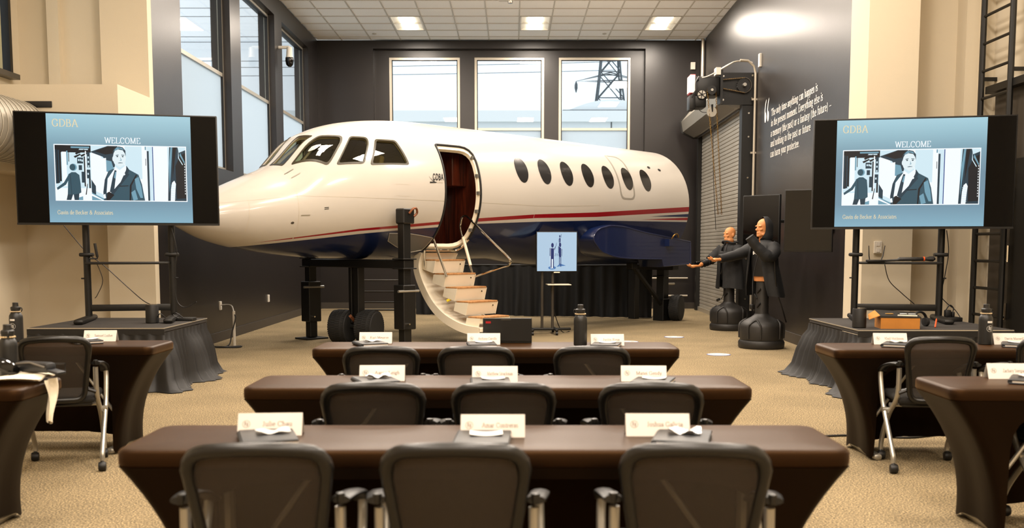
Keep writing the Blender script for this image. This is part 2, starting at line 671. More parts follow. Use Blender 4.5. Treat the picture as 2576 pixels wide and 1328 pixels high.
# ------------------------------------------------------------------ stroke lettering (broad-nib serif and plain sans)
def _glyphs():
    v = lambda x, a, b, s='tb': ('v', x, a, b, s)
    l = lambda *p: ('l',) + p
    a = lambda *p: ('a',) + p
    e = lambda x, y, rx, ry: ('a', x, y, rx, ry, 0, 360)
    d = lambda x, y: ('d', x, y)
    G = {
     'a': (.43, [a(.2, .31, .14, .15, 160, 0), v(.34, .03, .31, ''), l(.34, .03, .42, .01), e(.19, .13, .14, .13)]),
     'b': (.46, [v(.09, 0, .72, 't'), e(.24, .23, .16, .23)]),
     'c': (.41, [a(.22, .23, .17, .23, 45, 315)]),
     'd': (.47, [e(.2, .23, .16, .23), v(.36, 0, .72, 'tb')]),
     'e': (.42, [a(.22, .23, .17, .23, 0, 318), l(.06, .25, .39, .25)]),
     'f': (.29, [v(.13, 0, .57, 'b'), a(.25, .57, .12, .14, 180, 50), l(.03, .44, .27, .44)]),
     'g': (.44, [e(.2, .29, .14, .17), e(.21, -.1, .17, .1), l(.12, .14, .09, .05, .2, .0), l(.31, .41, .42, .44)]),
     'h': (.49, [v(.09, 0, .72), a(.23, .3, .14, .16, 180, 0), v(.37, 0, .3, 'b')]),
     'i': (.23, [v(.11, 0, .46), d(.11, .63)]),
     'j': (.22, [v(.12, -.1, .46, 't'), a(.05, -.1, .07, .12, 0, -100), d(.12, .63)]),
     'k': (.47, [v(.09, 0, .72), l(.1, .2, .35, .44), l(.18, .28, .4, .01)]),
     'l': (.23, [v(.11, 0, .72)]),
     'm': (.74, [v(.09, 0, .46), a(.225, .3, .135, .16, 180, 0), v(.36, 0, .3, 'b'), a(.495, .3, .135, .16, 180, 0), v(.63, 0, .3, 'b')]),
     'n': (.49, [v(.09, 0, .46), a(.23, .3, .14, .16, 180, 0), v(.37, 0, .3, 'b')]),
     'o': (.45, [e(.225, .23, .17, .23)]),
     'p': (.47, [v(.09, -.22, .46, 'tb'), e(.24, .23, .16, .23)]),
     'q': (.46, [e(.2, .23, .16, .23), v(.36, -.22, .46, 'b')]),
     'r': (.34, [v(.09, 0, .46), a(.22, .3, .13, .14, 180, 50)]),
     's': (.35, [a(.17, .345, .11, .115, 40, 270), a(.17, .115, .12, .115, 90, -140)]),
     't': (.29, [v(.13, .08, .6, ''), a(.22, .09, .09, .09, 180, 320), l(.03, .44, .26, .44)]),
     'u': (.48, [v(.09, .16, .46, 't'), a(.23, .16, .14, .16, 180, 360), v(.37, 0, .46, 'tb')]),
     'v': (.44, [l(.05, .46, .22, 0), l(.22, 0, .39, .46), l(.0, .46, .12, .46), l(.32, .46, .44, .46)]),
     'w': (.66, [l(.05, .46, .19, 0), l(.19, 0, .33, .44), l(.33, .44, .47, 0), l(.47, 0, .61, .46), l(.0, .46, .11, .46)]),
     'x': (.44, [l(.06, .46, .38, 0), l(.36, .46, .06, 0), l(.0, .46, .13, .46), l(.3, 0, .43, 0)]),
     'y': (.44, [l(.05, .46, .22, .02), l(.39, .46, .17, -.14, .08, -.2), l(.0, .46, .12, .46), l(.32, .46, .44, .46)]),
     'z': (.4, [l(.05, .45, .35, .45), l(.35, .45, .05, .01), l(.05, .01, .36, .01)]),
     'A': (.68, [l(.06, 0, .32, .7), l(.34, .7, .6, 0), l(.16, .24, .5, .24), l(0, 0, .14, 0), l(.5, 0, .68, 0)]),
     'B': (.6, [v(.12, 0, .7), l(.12, .69, .3, .69), a(.3, .53, .16, .16, 90, -90), l(.12, .37, .32, .37), a(.32, .19, .19, .18, 90, -90), l(.12, .01, .32, .01)]),
     'C': (.66, [a(.35, .35, .29, .36, 40, 320), l(.58, .5, .58, .66)]),
     'D': (.7, [v(.12, 0, .7), l(.12, .69, .32, .69), a(.32, .35, .31, .34, 90, -90), l(.12, .01, .32, .01)]),
     'E': (.6, [v(.12, 0, .7), l(.12, .69, .5, .69), l(.5, .69, .5, .56), l(.12, .36, .4, .36), l(.12, .01, .52, .01), l(.53, .01, .53, .15)]),
     'G': (.72, [a(.35, .35, .29, .36, 40, 330), v(.6, .05, .3, 't'), l(.58, .5, .58, .66)]),
     'H': (.74, [v(.13, 0, .7), v(.6, 0, .7), l(.13, .36, .6, .36)]),
     'J': (.4, [v(.24, .12, .7, 't'), a(.12, .12, .12, .14, 0, -120)]),
     'K': (.7, [v(.12, 0, .7), l(.14, .28, .52, .68), l(.26, .4, .6, .02), l(.44, .69, .62, .69), l(.5, .01, .68, .01)]),
     'L': (.58, [v(.12, 0, .7), l(.12, .01, .52, .01), l(.53, .01, .53, .16)]),
     'M': (.86, [v(.12, 0, .7), l(.12, .7, .42, .02), l(.42, .02, .72, .7), v(.72, 0, .7)]),
     'O': (.74, [e(.37, .35, .3, .36)]),
     'R': (.66, [v(.12, 0, .7), l(.12, .69, .3, .69), a(.3, .52, .18, .17, 90, -90), l(.12, .35, .3, .35), l(.3, .35, .58, .02)]),
     'S': (.52, [a(.26, .53, .18, .17, 40, 270), a(.26, .18, .2, .18, 90, -150)]),
     'T': (.64, [v(.32, 0, .7, 'b'), l(.06, .69, .58, .69), l(.06, .69, .05, .54), l(.58, .69, .59, .54)]),
     'W': (.94, [l(.08, .7, .28, .02), l(.28, .02, .47, .66), l(.47, .66, .67, .02), l(.67, .02, .87, .7), l(0, .69, .17, .69), l(.78, .69, .94, .69)]),
     'Z': (.6, [l(.08, .69, .52, .69), l(.52, .69, .06, .01), l(.06, .01, .54, .01), l(.54, .01, .54, .15)]),
     '&': (.74, [e(.3, .54, .13, .15), l(.2, .45, .6, .02), a(.27, .18, .2, .19, 110, 330), l(.44, .1, .6, .36)]),
     '2': (.48, [a(.23, .5, .17, .2, 170, -30), l(.38, .4, .06, .02), l(.06, .02, .42, .02)]),
     '0': (.5, [e(.24, .35, .17, .35)]),
     '.': (.22, [d(.1, .04)]),
     '(': (.3, [a(.35, .27, .26, .46, 125, 235)]),
     ')': (.3, [a(-.05, .27, .26, .46, 55, -55)]),
     '-': (.62, [l(.06, .27, .56, .27)]),
     ' ': (.24, []),
    }
    return G
GLYPH = _glyphs()

def lettering(txt, size, width=None, thick=0.085, thin=0.03, serif=True, slant=0.0):
    """list of 2-D quads for a line of text, baseline at y = 0, and the line's width"""
    quads = []
    pen = 0.0
    def seg(p, q):
        dx, dy = q[0] - p[0], q[1] - p[1]
        L = math.hypot(dx, dy)
        if L < 1e-6:
            return
        w = (thin + (thick - thin) * abs(dy) / L) / 2
        nx, ny = -dy / L * w, dx / L * w
        ex, ey = dx / L * thin * .3, dy / L * thin * .3
        quads.append([(p[0] + nx - ex, p[1] + ny - ey), (p[0] - nx - ex, p[1] - ny - ey), (q[0] - nx + ex, q[1] - ny + ey), (q[0] + nx + ex, q[1] + ny + ey)])
    for ch in txt:
        adv, strokes = GLYPH.get(ch, GLYPH['o'])
        for s in strokes:
            if s[0] == 'v':
                seg((pen + s[1], s[2]), (pen + s[1], s[3]))
                if serif:
                    if 't' in s[4]:
                        seg((pen + s[1] - .1, s[3] - thin / 2), (pen + s[1] + (.03 if s[3] < .69 or txt.islower() else .1), s[3] - thin / 2))
                    if 'b' in s[4]:
                        seg((pen + s[1] - .095, s[2] + thin / 2), (pen + s[1] + .095, s[2] + thin / 2))
            elif s[0] == 'l':
                pts = [(s[i], s[i + 1]) for i in range(1, len(s), 2)]
                for p, q in zip(pts, pts[1:]):
                    if not serif and abs(p[1] - q[1]) < 1e-6 and abs(p[0] - q[0]) < .2:
                        continue
                    if not serif and abs(p[0] - q[0]) < 1e-6 and abs(p[1] - q[1]) < .2:
                        continue
                    seg((pen + p[0], p[1]), (pen + q[0], q[1]))
            elif s[0] == 'a':
                _, cx, cy, rx, ry, a0, a1 = s
                n = max(4, int(abs(a1 - a0) / 24))
                pts = [(pen + cx + rx * math.cos(R(a0 + (a1 - a0) * k / n)), cy + ry * math.sin(R(a0 + (a1 - a0) * k / n))) for k in range(n + 1)]
                for p, q in zip(pts, pts[1:]):
                    seg(p, q)
            elif s[0] == 'd':
                r = thick * .62
                quads.append([(pen + s[1] + r * math.cos(R(k * 60)), s[2] + r * math.sin(R(k * 60))) for k in range(6)])
        pen += adv + (.045 if serif else .06)
    W = pen * size
    kx = size if width is None else width / pen
    out = [[(x * kx + slant * y * size, y * size) for x, y in q] for q in quads]
    return out, (W if width is None else width)

def put_text(mb, txt, size, origin, ux, uy, width=None, align='l', lift=0.0, **kw):
    """add lettering to a mesh builder in the plane through origin spanned by ux, uy"""
    q, W = lettering(txt, size, width, **kw)
    ux, uy = Vector(ux).normalized(), Vector(uy).normalized()
    nrm = ux.cross(uy)
    o = Vector(origin) - (ux * W / 2 if align == 'c' else (ux * W if align == 'r' else Vector()))
    for k, poly in enumerate(q):
        h = lift + 0.00004 * (k % 7)
        mb.poly([tuple(o + ux * x + uy * y + nrm * h) for x, y in poly])
    return W

# ------------------------------------------------------------------ the room
XL, YB, ZC = -4.38, 23.25, 6.02          # inner face of the left hall wall, back wall, ceiling height
YL, YR = 12.6, 11.77                     # where the dark hall opens into the wider room
XSL, XSR = -6.0, 5.5                     # side walls of the wider room
def xr(y):                               # right hall wall, slightly out of square
    return 4.05 + 0.0223 * (y - 12.0)

struct(MB().box(-6.4, 6.0, -4.0, 12.9, -0.2, 0.0).box(XL - 0.3, 4.9, 12.9, YB + .42, -0.2, 0.0).build('floor', 'carpet', smooth=0), 'speckled grey brown carpet floor')

# ceiling: slab, hung grid, tiles
ceil = struct(MB().box(XL - 0.3, 4.9, 11.0, YB + 0.42, ZC + 0.06, ZC + 0.3).box(-6.4, 6.0, -4.0, 12.6, ZC + 0.06, ZC + 0.3).build('ceiling', 'tile', smooth=0), 'suspended white tile ceiling')
GX0, GY0, GP = -3.82, 22.2, 0.66
cols = [XL] + [GX0 + GP * k for k in range(0, 13)] + [4.29]
rows = [YB - 0.02, GY0 + GP] + [GY0 - GP * k for k in range(0, 16)]
tile_me = {}
TROFFERS = [(2, 0), (6, 0), (10, 0)]
lamp_cells = set()
for k in (2, 6, 10):
    for yy in (20.88, 16.92, 12.96):
        for j in (0, 1):
            lamp_cells.add((k, round(yy + GP * j, 2)))
for j in range(len(rows) - 1):
    for i in range(len(cols) - 1):
        x0, x1, y1, y0 = cols[i], cols[i + 1], rows[j], rows[j + 1]
        if (i - 1, round(y0, 2)) in lamp_cells:
            continue
        key = (round(x1 - x0, 3), round(y1 - y0, 3))
        if key not in tile_me:
            w, h = key[0] / 2 - 0.008, key[1] / 2 - 0.008
            mb = MB().rbox(-w, w, -h, h, 0.0, 0.018, 0.004, 1)
            t = mb.build('tile', 'tile', ceil, smooth=0)
            tile_me[key] = t.data
        else:
            t = bpy.data.objects.new('tile', tile_me[key])
            C.objects.link(t)
            t.parent = ceil
        t.location = ((x0 + x1) / 2, (y0 + y1) / 2, ZC + 0.008)
for x in cols[1:-1]:
    MB().box(x - 0.012, x + 0.012, rows[-1], YB, ZC - 0.004, ZC + 0.03).build('grid_bar', 'tgrid', ceil, smooth=0)
for y in rows[1:]:
    MB().box(XL, 4.29, y - 0.012, y + 0.012, ZC - 0.006, ZC + 0.028).build('grid_bar', 'tgrid', ceil, smooth=0)
struct(MB().box(-6.4, 6.0, -4.0, rows[-1], ZC, ZC + 0.05).build('ceiling_front', 'tile', smooth=0), 'plain white ceiling above the seating')

# troffers
def troffer(x0, y0, label, real=True):
    t = thing('ceiling_light', label, 'light', (x0 + GP / 2, y0 + GP, ZC), 0, 'recessed ceiling lights')
    w, h = GP / 2 - 0.014, GP - 0.014
    hs = MB()
    hs.box(-w, w, -h, -h + 0.03, -0.004, 0.05).box(-w, w, h - 0.03, h, -0.004, 0.05)
    hs.box(-w, -w + 0.03, -h, h, -0.004, 0.05).box(w - 0.03, w, -h, h, -0.004, 0.05)
    hs.build('frame', 'troffer', t, smooth=0)
    sh = MB()
    for s in (-1, 1):
        pr = [(s * (w - 0.03), 0.0), (s * 0.24, 0.03), (s * 0.15, 0.045)]
        sh.rings([[(x, -h + 0.03, z) for x, z in pr], [(x, h - 0.03, z) for x, z in pr]], False, False)
    sh.build('reflector', 'troffer', t, smooth=60, recalc=False)
    MB().rbox(-0.15, 0.15, -h + 0.03, h - 0.03, 0.0, 0.046, 0.02, 2).build('lens', 'lens', t)
    ld = bpy.data.lights.new('lamp', 'AREA')
    ld.shape = 'RECTANGLE'
    ld.size, ld.size_y = 0.58, 1.2
    ld.energy = LAMP_POWER
    ld.color = LAMP_COL
    lo = bpy.data.objects.new('lamp', ld)
    C.objects.link(lo)
    lo.parent = t
    lo.location = (0, 0, -0.02)
where = {20.88: 'row nearest the back windows', 16.92: 'row above the aircraft', 12.96: 'row above the nose', 9.0: 'row above the screens', 5.04: 'row above the desks', 1.08: 'row above the camera', -2.9: 'rearmost row'}
side = {2: 'left light', 6: 'middle light', 10: 'right light'}
for yy in (20.88, 16.92, 12.96, 9.0, 5.04, 1.08, -2.9):
    for k in (2, 6, 10):
        troffer(GX0 + GP * k, yy, 'bright recessed ceiling troffer, %s of the %s' % (side[k], where[yy]))

# left hall wall with three tall windows
ops = [(13.7, 16.1), (16.7, 19.1), (19.7, 22.2)]
ZS, ZT, ZTR = 2.58, 5.66, 4.06
w = MB()
ys = [YL] + [v for o in ops for v in o] + [YB]
for k in range(0, len(ys), 2):
    w.box(XL - 0.3, XL, ys[k], ys[k + 1], 0, ZC)
for a, b in ops:
    w.box(XL - 0.3, XL, a, b, 0, ZS)
    w.box(XL - 0.3, XL, a, b, ZT, ZC)
struct(w.build('wall_left', 'wall_dark', smooth=0), 'dark charcoal wall with tall windows on the left')

def window(n, label, org, ux, width, zs, zt, ztr):
    """framed window: clear upper light, frosted lower light; ux = unit vector along it"""
    root = thing('window_%d' % n, label, None, org)
    root['kind'] = 'structure'
    root.rotation_euler = (0, 0, math.atan2(ux[1], ux[0]))
    fw, fd = 0.055, 0.07
    def bar(x0, x1, z0, z1, nm):
        MB().box(x0, x1, -fd / 2, fd / 2, z0, z1).build(nm, 'alu', root, smooth=0)
    bar(0, fw, zs, zt, 'frame_stile')
    bar(width - fw, width, zs, zt, 'frame_stile')
    bar(fw, width - fw, zt - fw, zt, 'frame_rail')
    bar(fw, width - fw, zs, zs + fw, 'frame_rail')
    bar(fw, width - fw, ztr - fw / 2, ztr + fw / 2, 'transom')
    MB().box(fw, width - fw, -0.006, 0.006, ztr + fw / 2, zt - fw).build('clear_pane', 'window_glass', root, smooth=0)
    MB().box(fw, width - fw, -0.006, 0.006, zs + fw, ztr - fw / 2).build('frosted_pane', 'frosted', root, smooth=0)
    g = MB()
    for x0, x1, z0, z1 in ((fw, fw + .018, zs + fw, zt - fw), (width - fw - .018, width - fw, zs + fw, zt - fw), (fw, width - fw, zt - fw - .018, zt - fw)):
        g.box(x0, x1, -fd / 2 - 0.004, fd / 2 - 0.02, z0, z1)
    g.build('gasket', 'black', root, smooth=0)
    return root
for n, (a, b) in enumerate(ops):
    window(n + 1, ['tall window nearest the left screen', 'middle tall window in the left wall', 'tall window in the left wall beside the corner camera'][n], (XL - 0.15, a, 0), (0, 1), b - a, ZS, ZT, ZTR)

# back wall: a shallow recess holding three windows
w = MB()
RX0, RX1, RZ1, RZ0 = -3.13, 2.99, 5.84, 2.3
w.box(XL - 0.3, RX0, YB, YB + 0.18, 0, ZC).box(RX1, 4.9, YB, YB + 0.18, 0, ZC)
w.box(RX0, RX1, YB, YB + 0.18, RZ1, ZC).box(RX0, RX1, YB, YB + 0.18, 0, RZ0)
wx = [(-2.79, -1.19), (-0.86, 0.72), (1.05, 2.68)]
xs = [RX0] + [v for o in wx for v in o] + [RX1]
for k in range(0, len(xs), 2):
    w.box(xs[k], xs[k + 1], YB + 0.18, YB + 0.42, 0, ZC)
for a, b in wx:
    w.box(a, b, YB + 0.18, YB + 0.42, 5.68, ZC).box(a, b, YB + 0.18, YB + 0.42, 0, 2.6)
struct(w.build('wall_back', 'wall_dark', smooth=0), 'dark charcoal end wall behind the aircraft')
for n, (a, b) in enumerate(wx):
    window(n + 4, ['left window of the end wall above the cockpit', 'middle window of the end wall', 'right window of the end wall showing the pylon'][n], (a, YB + 0.24, 0), (1, 0), b - a, 2.6, 5.68, 4.08)

# right hall wall
def along(y0, y1, d0, d1, z0, z1, mb=None):
    """box running along the right wall between depths d0..d1 off its face (towards -X)"""
    mb = mb or MB()
    p = []
    for z in (z0, z1):
        for y, d in ((y0, d0), (y1, d0), (y1, d1), (y0, d1)):
            p.append((xr(y) - d, y, z))
    mb.rings([p[:4], p[4:]])
    return mb
struct(along(YR + .02, YB + 0.1, -0.3, 0.0, 0, ZC).build('wall_right', 'wall_dark', smooth=0), 'dark charcoal wall with white lettering on the right')

# wider room: beige returns
w = MB()
w.box(XSL - 0.3, XL - 0.3, YL, YL + 0.3, 0, ZC).box(XL - 0.3, XL - 0.02, YL - 0.002, YL + 0.2, 0, ZC)
w.box(-4.95, XL, YL - 0.14, YL - 0.001, 0, ZC)
w.box(-5.62, -5.48, YL - 0.07, YL, 3.2, ZC)
struct(w.build('wall_left_return', 'wall_beige', smooth=0), 'beige return wall behind the left screen')
w = MB()
w.box(xr(YR), 4.62, YR, YR + 0.62, 0, ZC).box(4.62, XSR, YR + 0.5, YR + 0.8, 0, ZC)
w.box(5.26, XSR, YR + 0.25, YR + 0.5, 0, ZC)
w.box(5.40, XSR, YR + 0.05, YR + 0.25, 0, ZC)
struct(w.build('wall_right_return', 'wall_beige', smooth=0), 'beige return wall behind the right screen')
w = MB()
WY0, WY1, WZ0, WZ1 = 10.9, 12.33, 3.45, 5.9
w.box(XSL - 0.3, XSL, -4, WY0, 0, ZC).box(XSL - 0.3, XSL, WY1, YL, 0, ZC)
w.box(XSL - 0.3, XSL, WY0, WY1, 0, WZ0).box(XSL - 0.3, XSL, WY0, WY1, WZ1, ZC)
struct(w.build('wall_left_side', 'wall_beige', smooth=0), 'beige side wall at the far left')
struct(MB().box(XSR, XSR + 0.3, -4, YR + 0.8, 0, ZC).build('wall_right_side', 'wall_beige', smooth=0), 'beige side wall at the far right')
struct(MB().box(-6.4, 6.0, -4.3, -4.0, 0, ZC).build('wall_rear', 'wall_beige', smooth=0), 'beige wall behind the camera')
struct(MB().box(XSL, XL, YL - 1.15, YL - 0.14, 2.25, 3.2).build('trim_1', 'wall_beige', smooth=0), 'boxed beige soffit under the high window')

# high side window with vertical blinds
hw = thing('window_7', 'high side window with vertical blinds at the top left', None, (XSL, WY0, 0))
hw['kind'] = 'structure'
L = WY1 - WY0
MB().box(-0.06, 0.05, -0.02, 0.05, WZ0, WZ1).build('frame_stile', 'alu_dark', hw, smooth=0)
MB().box(-0.06, 0.05, L - 0.06, L, WZ0, WZ1).build('frame_stile', 'black', hw, smooth=0)
MB().box(-0.1, 0.12, -0.02, L + 0.02, WZ0 - 0.06, WZ0).build('sill', 'alu_dark', hw, smooth=0)
MB().box(-0.12, -0.108, 0.05, L - 0.06, WZ0, WZ1).build('pane', 'window_glass', hw, smooth=0)
for k in range(11):
    y = 0.09 + k * 0.115
    m = Matrix.Translation((-0.03, y, 0)) @ Matrix.Rotation(R(35), 4, 'Z')
    MB(m).box(-0.045, 0.045, -0.002, 0.002, WZ0 + 0.03, WZ1 - 0.05).build('blind_slat', 'blind', hw, smooth=0)

# baseboards
struct(MB().box(XL, XL + 0.02, YL, YB, 0, 0.14).build('baseboard_left', 'base_dark', smooth=0))
struct(MB().box(XL + .02, xr(YB), YB - 0.02, YB, 0, 0.14).build('baseboard_back', 'base_dark', smooth=0))
struct(along(YR, 17.6, 0, 0.02, 0, 0.15).build('baseboard_right', 'base_dark', smooth=0))

# spiral duct and slot diffuser
t = thing('spiral_duct', 'galvanised spiral air duct beside the left screen', 'duct', (-5.46, 0, 2.66))
pts, rad = [], []
MB().tube([(0, 6.5, 0), (0, 11.4, 0)], 0.34, 28, True).build('pipe', 'duct', t)
for k in range(44):
    yy = 6.6 + k * 0.11
    MB().tube([(0.347 * math.cos(2 * math.pi * j / 28), yy, 0.347 * math.sin(2 * math.pi * j / 28)) for j in range(28)], 0.005, 4, loop=True).build('seam', 'duct', t)
t = thing('slot_diffuser', 'black linear air slot in the beige soffit', 'vent', (-5.35, YL - 1.15, 2.98))
MB().rbox(-0.24, 0.24, -0.012, 0.0, -0.035, 0.035, 0.01).build('frame', 'black', t)
MB().tube([(0, -0.02, 0.0), (0.02, -0.06, -0.03), (0.1, -0.08, -0.12)], 0.008, 6).build('hanger', 'alu_dark', t)

# black double door and ladder on the right side wall
t = thing('door_2', 'tall black double door at the far right', None, (XSR, 0, 0))
t['kind'] = 'structure'
MB().box(-0.06, 0.0, 8.3, 11.62, 0, 3.12).build('frame', 'base_dark', t, smooth=0)
for a, b in ((8.45, 9.92), (9.94, 11.1)):
    d = MB().box(-0.085, -0.06, a, b, 0.03, 2.35).build('leaf', 'black_metal', t, smooth=0)
    if b > 11:
        for z in (0.7, 1.33, 1.96):
            MB().tube([(-0.1, b, z - 0.09), (-0.1, b, z + 0.09)], 0.018, 8).build('hinge', 'chrome', d)
MB().box(-0.16, -0.0, 8.2, 11.66, 3.12, 3.2).build('header', 'black_metal', t, smooth=0)

def rung_ladder():
    t = thing('wall_ladder', 'black steel wall ladder rising beside the black door', 'ladder', (5.33, 11.4, 0))
    for y in (-0.34, 0.34):
        MB().tube([(0, y, 0), (0, y, 5.95)], 0.033, 10).build('rail', 'black_metal', t)
    for k in range(17):
        z = 0.33 + 0.305 * k
        MB().tube([(0, -0.34, z), (0, 0.34, z)], 0.017, 8).build('rung', 'black_metal', t)
    for z in (3.3, 5.2):
        for y in (-0.34, 0.34):
            MB().box(0.0, XSR - 5.33 - 0.002, y - 0.02, y + 0.02, z - 0.02, z + 0.02).build('bracket', 'black_metal', t, smooth=0)
rung_ladder()

# ------------------------------------------------------------------ outdoors
struct(MB().box(-200, 200, 24.5, 260, -0.6, -0.5).build('ground', 'outdoor_ground', smooth=0))
struct(MB().box(-200, -4.7, -40, 24.5, -0.6, -0.5).build('ground_side', 'outdoor_ground', smooth=0))
t = thing('neighbouring_building', 'long pale flat roofed building outside the end windows', 'building', (0, 52, 0))
MB().box(-17, 22, 0, 12, -0.5, 7.7).build('wall', 'outdoor_wall', t, smooth=0)
MB().box(-17.2, 22.2, -0.2, 12.2, 7.7, 8.25).build('parapet', 'outdoor_roof', t, smooth=0)
for x in (-9.5, -2, 5, 12):
    MB().box(x - 0.03, x + 0.03, -0.02, 0.0, -0.5, 7.7).build('joint', 'pylon', t, smooth=0)
t = thing('arched_roof', 'pale arched roof rising behind the neighbouring building', 'roof', (7.3, 76, 0))
arc = [(-3.6 + 7.2 * k / 12, 11.3 + 0.95 * math.sin(math.pi * k / 12)) for k in range(13)]
MB().prism([(-3.6, 0)] + arc + [(3.6, 0)], 0, 8).build('shell', 'outdoor_roof', t)
MB().prism([(-3.9, 11.1), (-3.6, 11.45), (3.6, 11.45), (3.9, 11.1)], -0.4, 0).build('edge', 'pylon', t)

def pylon():
    t = thing('transmission_tower', 'steel lattice pylon seen through the right end window', 'tower', (11.3, 120, 0))
    lv = [(0, 3.6), (6, 3.0), (11, 2.4), (15, 1.9), (18.5, 1.5), (21.5, 1.15), (24, .95), (27, .9), (30, .85), (34, 0.1)]
    for sx in (-1, 1):
        for sy in (-1, 1):
            MB().tube([(sx * h, sy * h, z) for z, h in lv], 0.11, 5).build('leg', 'pylon', t)
    br = MB()
    for (z0, h0), (z1, h1) in zip(lv, lv[1:]):
        for s in (-1, 1):
            for a, b in (((-h0, s * h0, z0), (h1, s * h1, z1)), ((h0, s * h0, z0), (-h1, s * h1, z1)), ((s * h0, -h0, z0), (s * h1, h1, z1)), ((s * h0, h0, z0), (s * h1, -h1, z1)), ((-h1, s * h1, z1), (h1, s * h1, z1))):
                br.tube([a, b], 0.06, 4)
    br.build('bracing', 'pylon', t)
    for z, wd in ((20.6, 3.9), (24.5, 4.2), (28.5, 3.6)):
        a = MB()
        for s in (-1, 1):
            a.tube([(0, s * .6, z), (-wd, 0, z), (0, s * .6, z + .9), (wd, 0, z), (0, s * .6, z)], 0.07, 4)
        a.build('crossarm', 'pylon', t)
        for s in (-1, 1):
            MB().tube([(s * wd, 0, z), (s * wd, 0, z - 0.4), (s * wd, 0, z - .8), (s * wd, 0, z - 1.3)], [0.05, .2, .2, .05], 6).build('insulator', 'pylon', t)
pylon()
for k, (z, lab) in enumerate([(24.6, 'topmost'), (23.8, 'second'), (21.9, 'third'), (21.4, 'fourth'), (19.6, 'fifth'), (19.0, 'sixth'), (18.2, 'lowest')]):
    p = [(-70 + 4 * j, 100 + 0.0 * j, z + 0.00035 * (-70 + 4 * j + 30) ** 2 - .3) for j in range(21)]
    tag(MB().tube(p, 0.028, 4).build('power_line', 'pylon'), 'thin overhead power line outside the windows, %s of the seven' % lab, 'power line', 'overhead power lines')
def bare_tree(x, y, h, label, seed):
    rnd = random.Random(seed)
    t = thing('bare_tree', label, 'tree', (x, y, -0.5), 0, 'bare trees outside')
    tr = MB().tube([(0, 0, 0), (.05, 0, h * .3), (0, .1, h * .55)], [.12, .09, .06], 6)
    tr.build('trunk', 'bark', t)
    b = MB()
    def grow(p, d, L, r, n):
        q = p + d * L
        b.tube([p, p + d * L * .5 + Vector((rnd.uniform(-.05, .05), 0, 0)) * L, q], [r, r * .8, r * .5], 4)
        if n:
            for _ in range(3):
                e = (d + Vector((rnd.uniform(-.7, .7), rnd.uniform(-.5, .5), rnd.uniform(-.1, .5)))).normalized()
                grow(p + d * L * rnd.uniform(.5, 1), e, L * .68, r * .5, n - 1)
    for _ in range(5):
        grow(Vector((0, 0.05, h * rnd.uniform(.35, .55))), Vector((rnd.uniform(-.6, .6), rnd.uniform(-.4, .4), 1)).normalized(), h * .22, .045, 3)
    b.build('branches', 'bark', t)
bare_tree(-7.4, 34, 6.6, 'leafless tree outside the left wall corner window', 3)
bare_tree(3.75, 36, 6.2, 'leafless tree below the pylon outside the right end window', 5)
bare_tree(-4.0, 36, 6.9, 'leafless tree outside the left end window', 9)

# ------------------------------------------------------------------ the aircraft (nose to the left, port side towards the seats)
AC_LOC, AC_ROT = (-2.285, 14.76, 0), R(46.5)
air = thing('aircraft_fuselage', 'white business jet fuselage with red stripe and navy belly, cut off behind the cabin', 'aircraft', AC_LOC, AC_ROT)
f_top = pchip([-2.86, -2.8, -2.65, -2.4, -2.1, -1.8, -1.46, -1.0, -.82, -.57, -.26, .17, .62, 1.1, 7.1], [1.75, 1.87, 1.97, 2.08, 2.21, 2.335, 2.475, 2.905, 2.99, 3.08, 3.155, 3.22, 3.255, 3.27, 3.23])
f_bot = pchip([-2.86, -2.8, -2.65, -2.45, -2.03, -1.43, -.8, .2, 1.2, 2.5, 3.3, 3.9, 7.1], [1.75, 1.68, 1.6, 1.51, 1.4, 1.31, 1.255, 1.225, 1.21, 1.205, 1.13, 1.09, 1.085])
f_wid = pchip([-2.86, -2.8, -2.65, -2.4, -2.0, -1.5, -1.0, -.5, 0, .6, 1.1, 7.1], [.005, .12, .24, .375, .52, .67, .80, .9, .965, 1.01, 1.03, 1.03])
f_mid = pchip([-2.86, -2.4, -1.5, -.8, 0, .8, 7.1], [1.75, 1.78, 1.88, 2.0, 2.12, 2.2, 2.2])

def hull(s, ph, off=0.0, side=-1):
    """point on the skin: station s, angle ph in degrees up from the port waterline"""
    z = f_mid(s)
    c, q = math.cos(R(ph)), math.sin(R(ph))
    up = (f_top(s) - z) if q > 0 else (z - f_bot(s))
    w = f_wid(s)
    p = Vector((s, side * w * c, z + up * q))
    if off:
        n = Vector((0, side * c / max(w, .05), q / max(up, .05))).normalized()
        p += n * off
    return p

NS, NP = 150, 72
def shell(s0, s1, off, ns):
    mb = MB()
    rings = []
    for i in range(ns + 1):
        t = i / ns
        s = s0 + (s1 - s0) * (t if s0 > -2.7 else t ** 1.35)
        rings.append([tuple(hull(s, 360 * k / NP, off)) for k in range(NP)])
    mb.rings(rings)
    return mb
body = shell(-2.859, 7.05, 0.0, NS).build('skin', 'livery', air)
cutters = []
def cut_with(mb):
    o = mb.build('cutter', None, air)
    m = body.modifiers.new('cut', 'BOOLEAN')
    m.operation = 'DIFFERENCE'
    m.solver = 'EXACT'
    m.object = o
    cutters.append(o)
cut_with(shell(-2.2, 6.98, -0.05, 90))

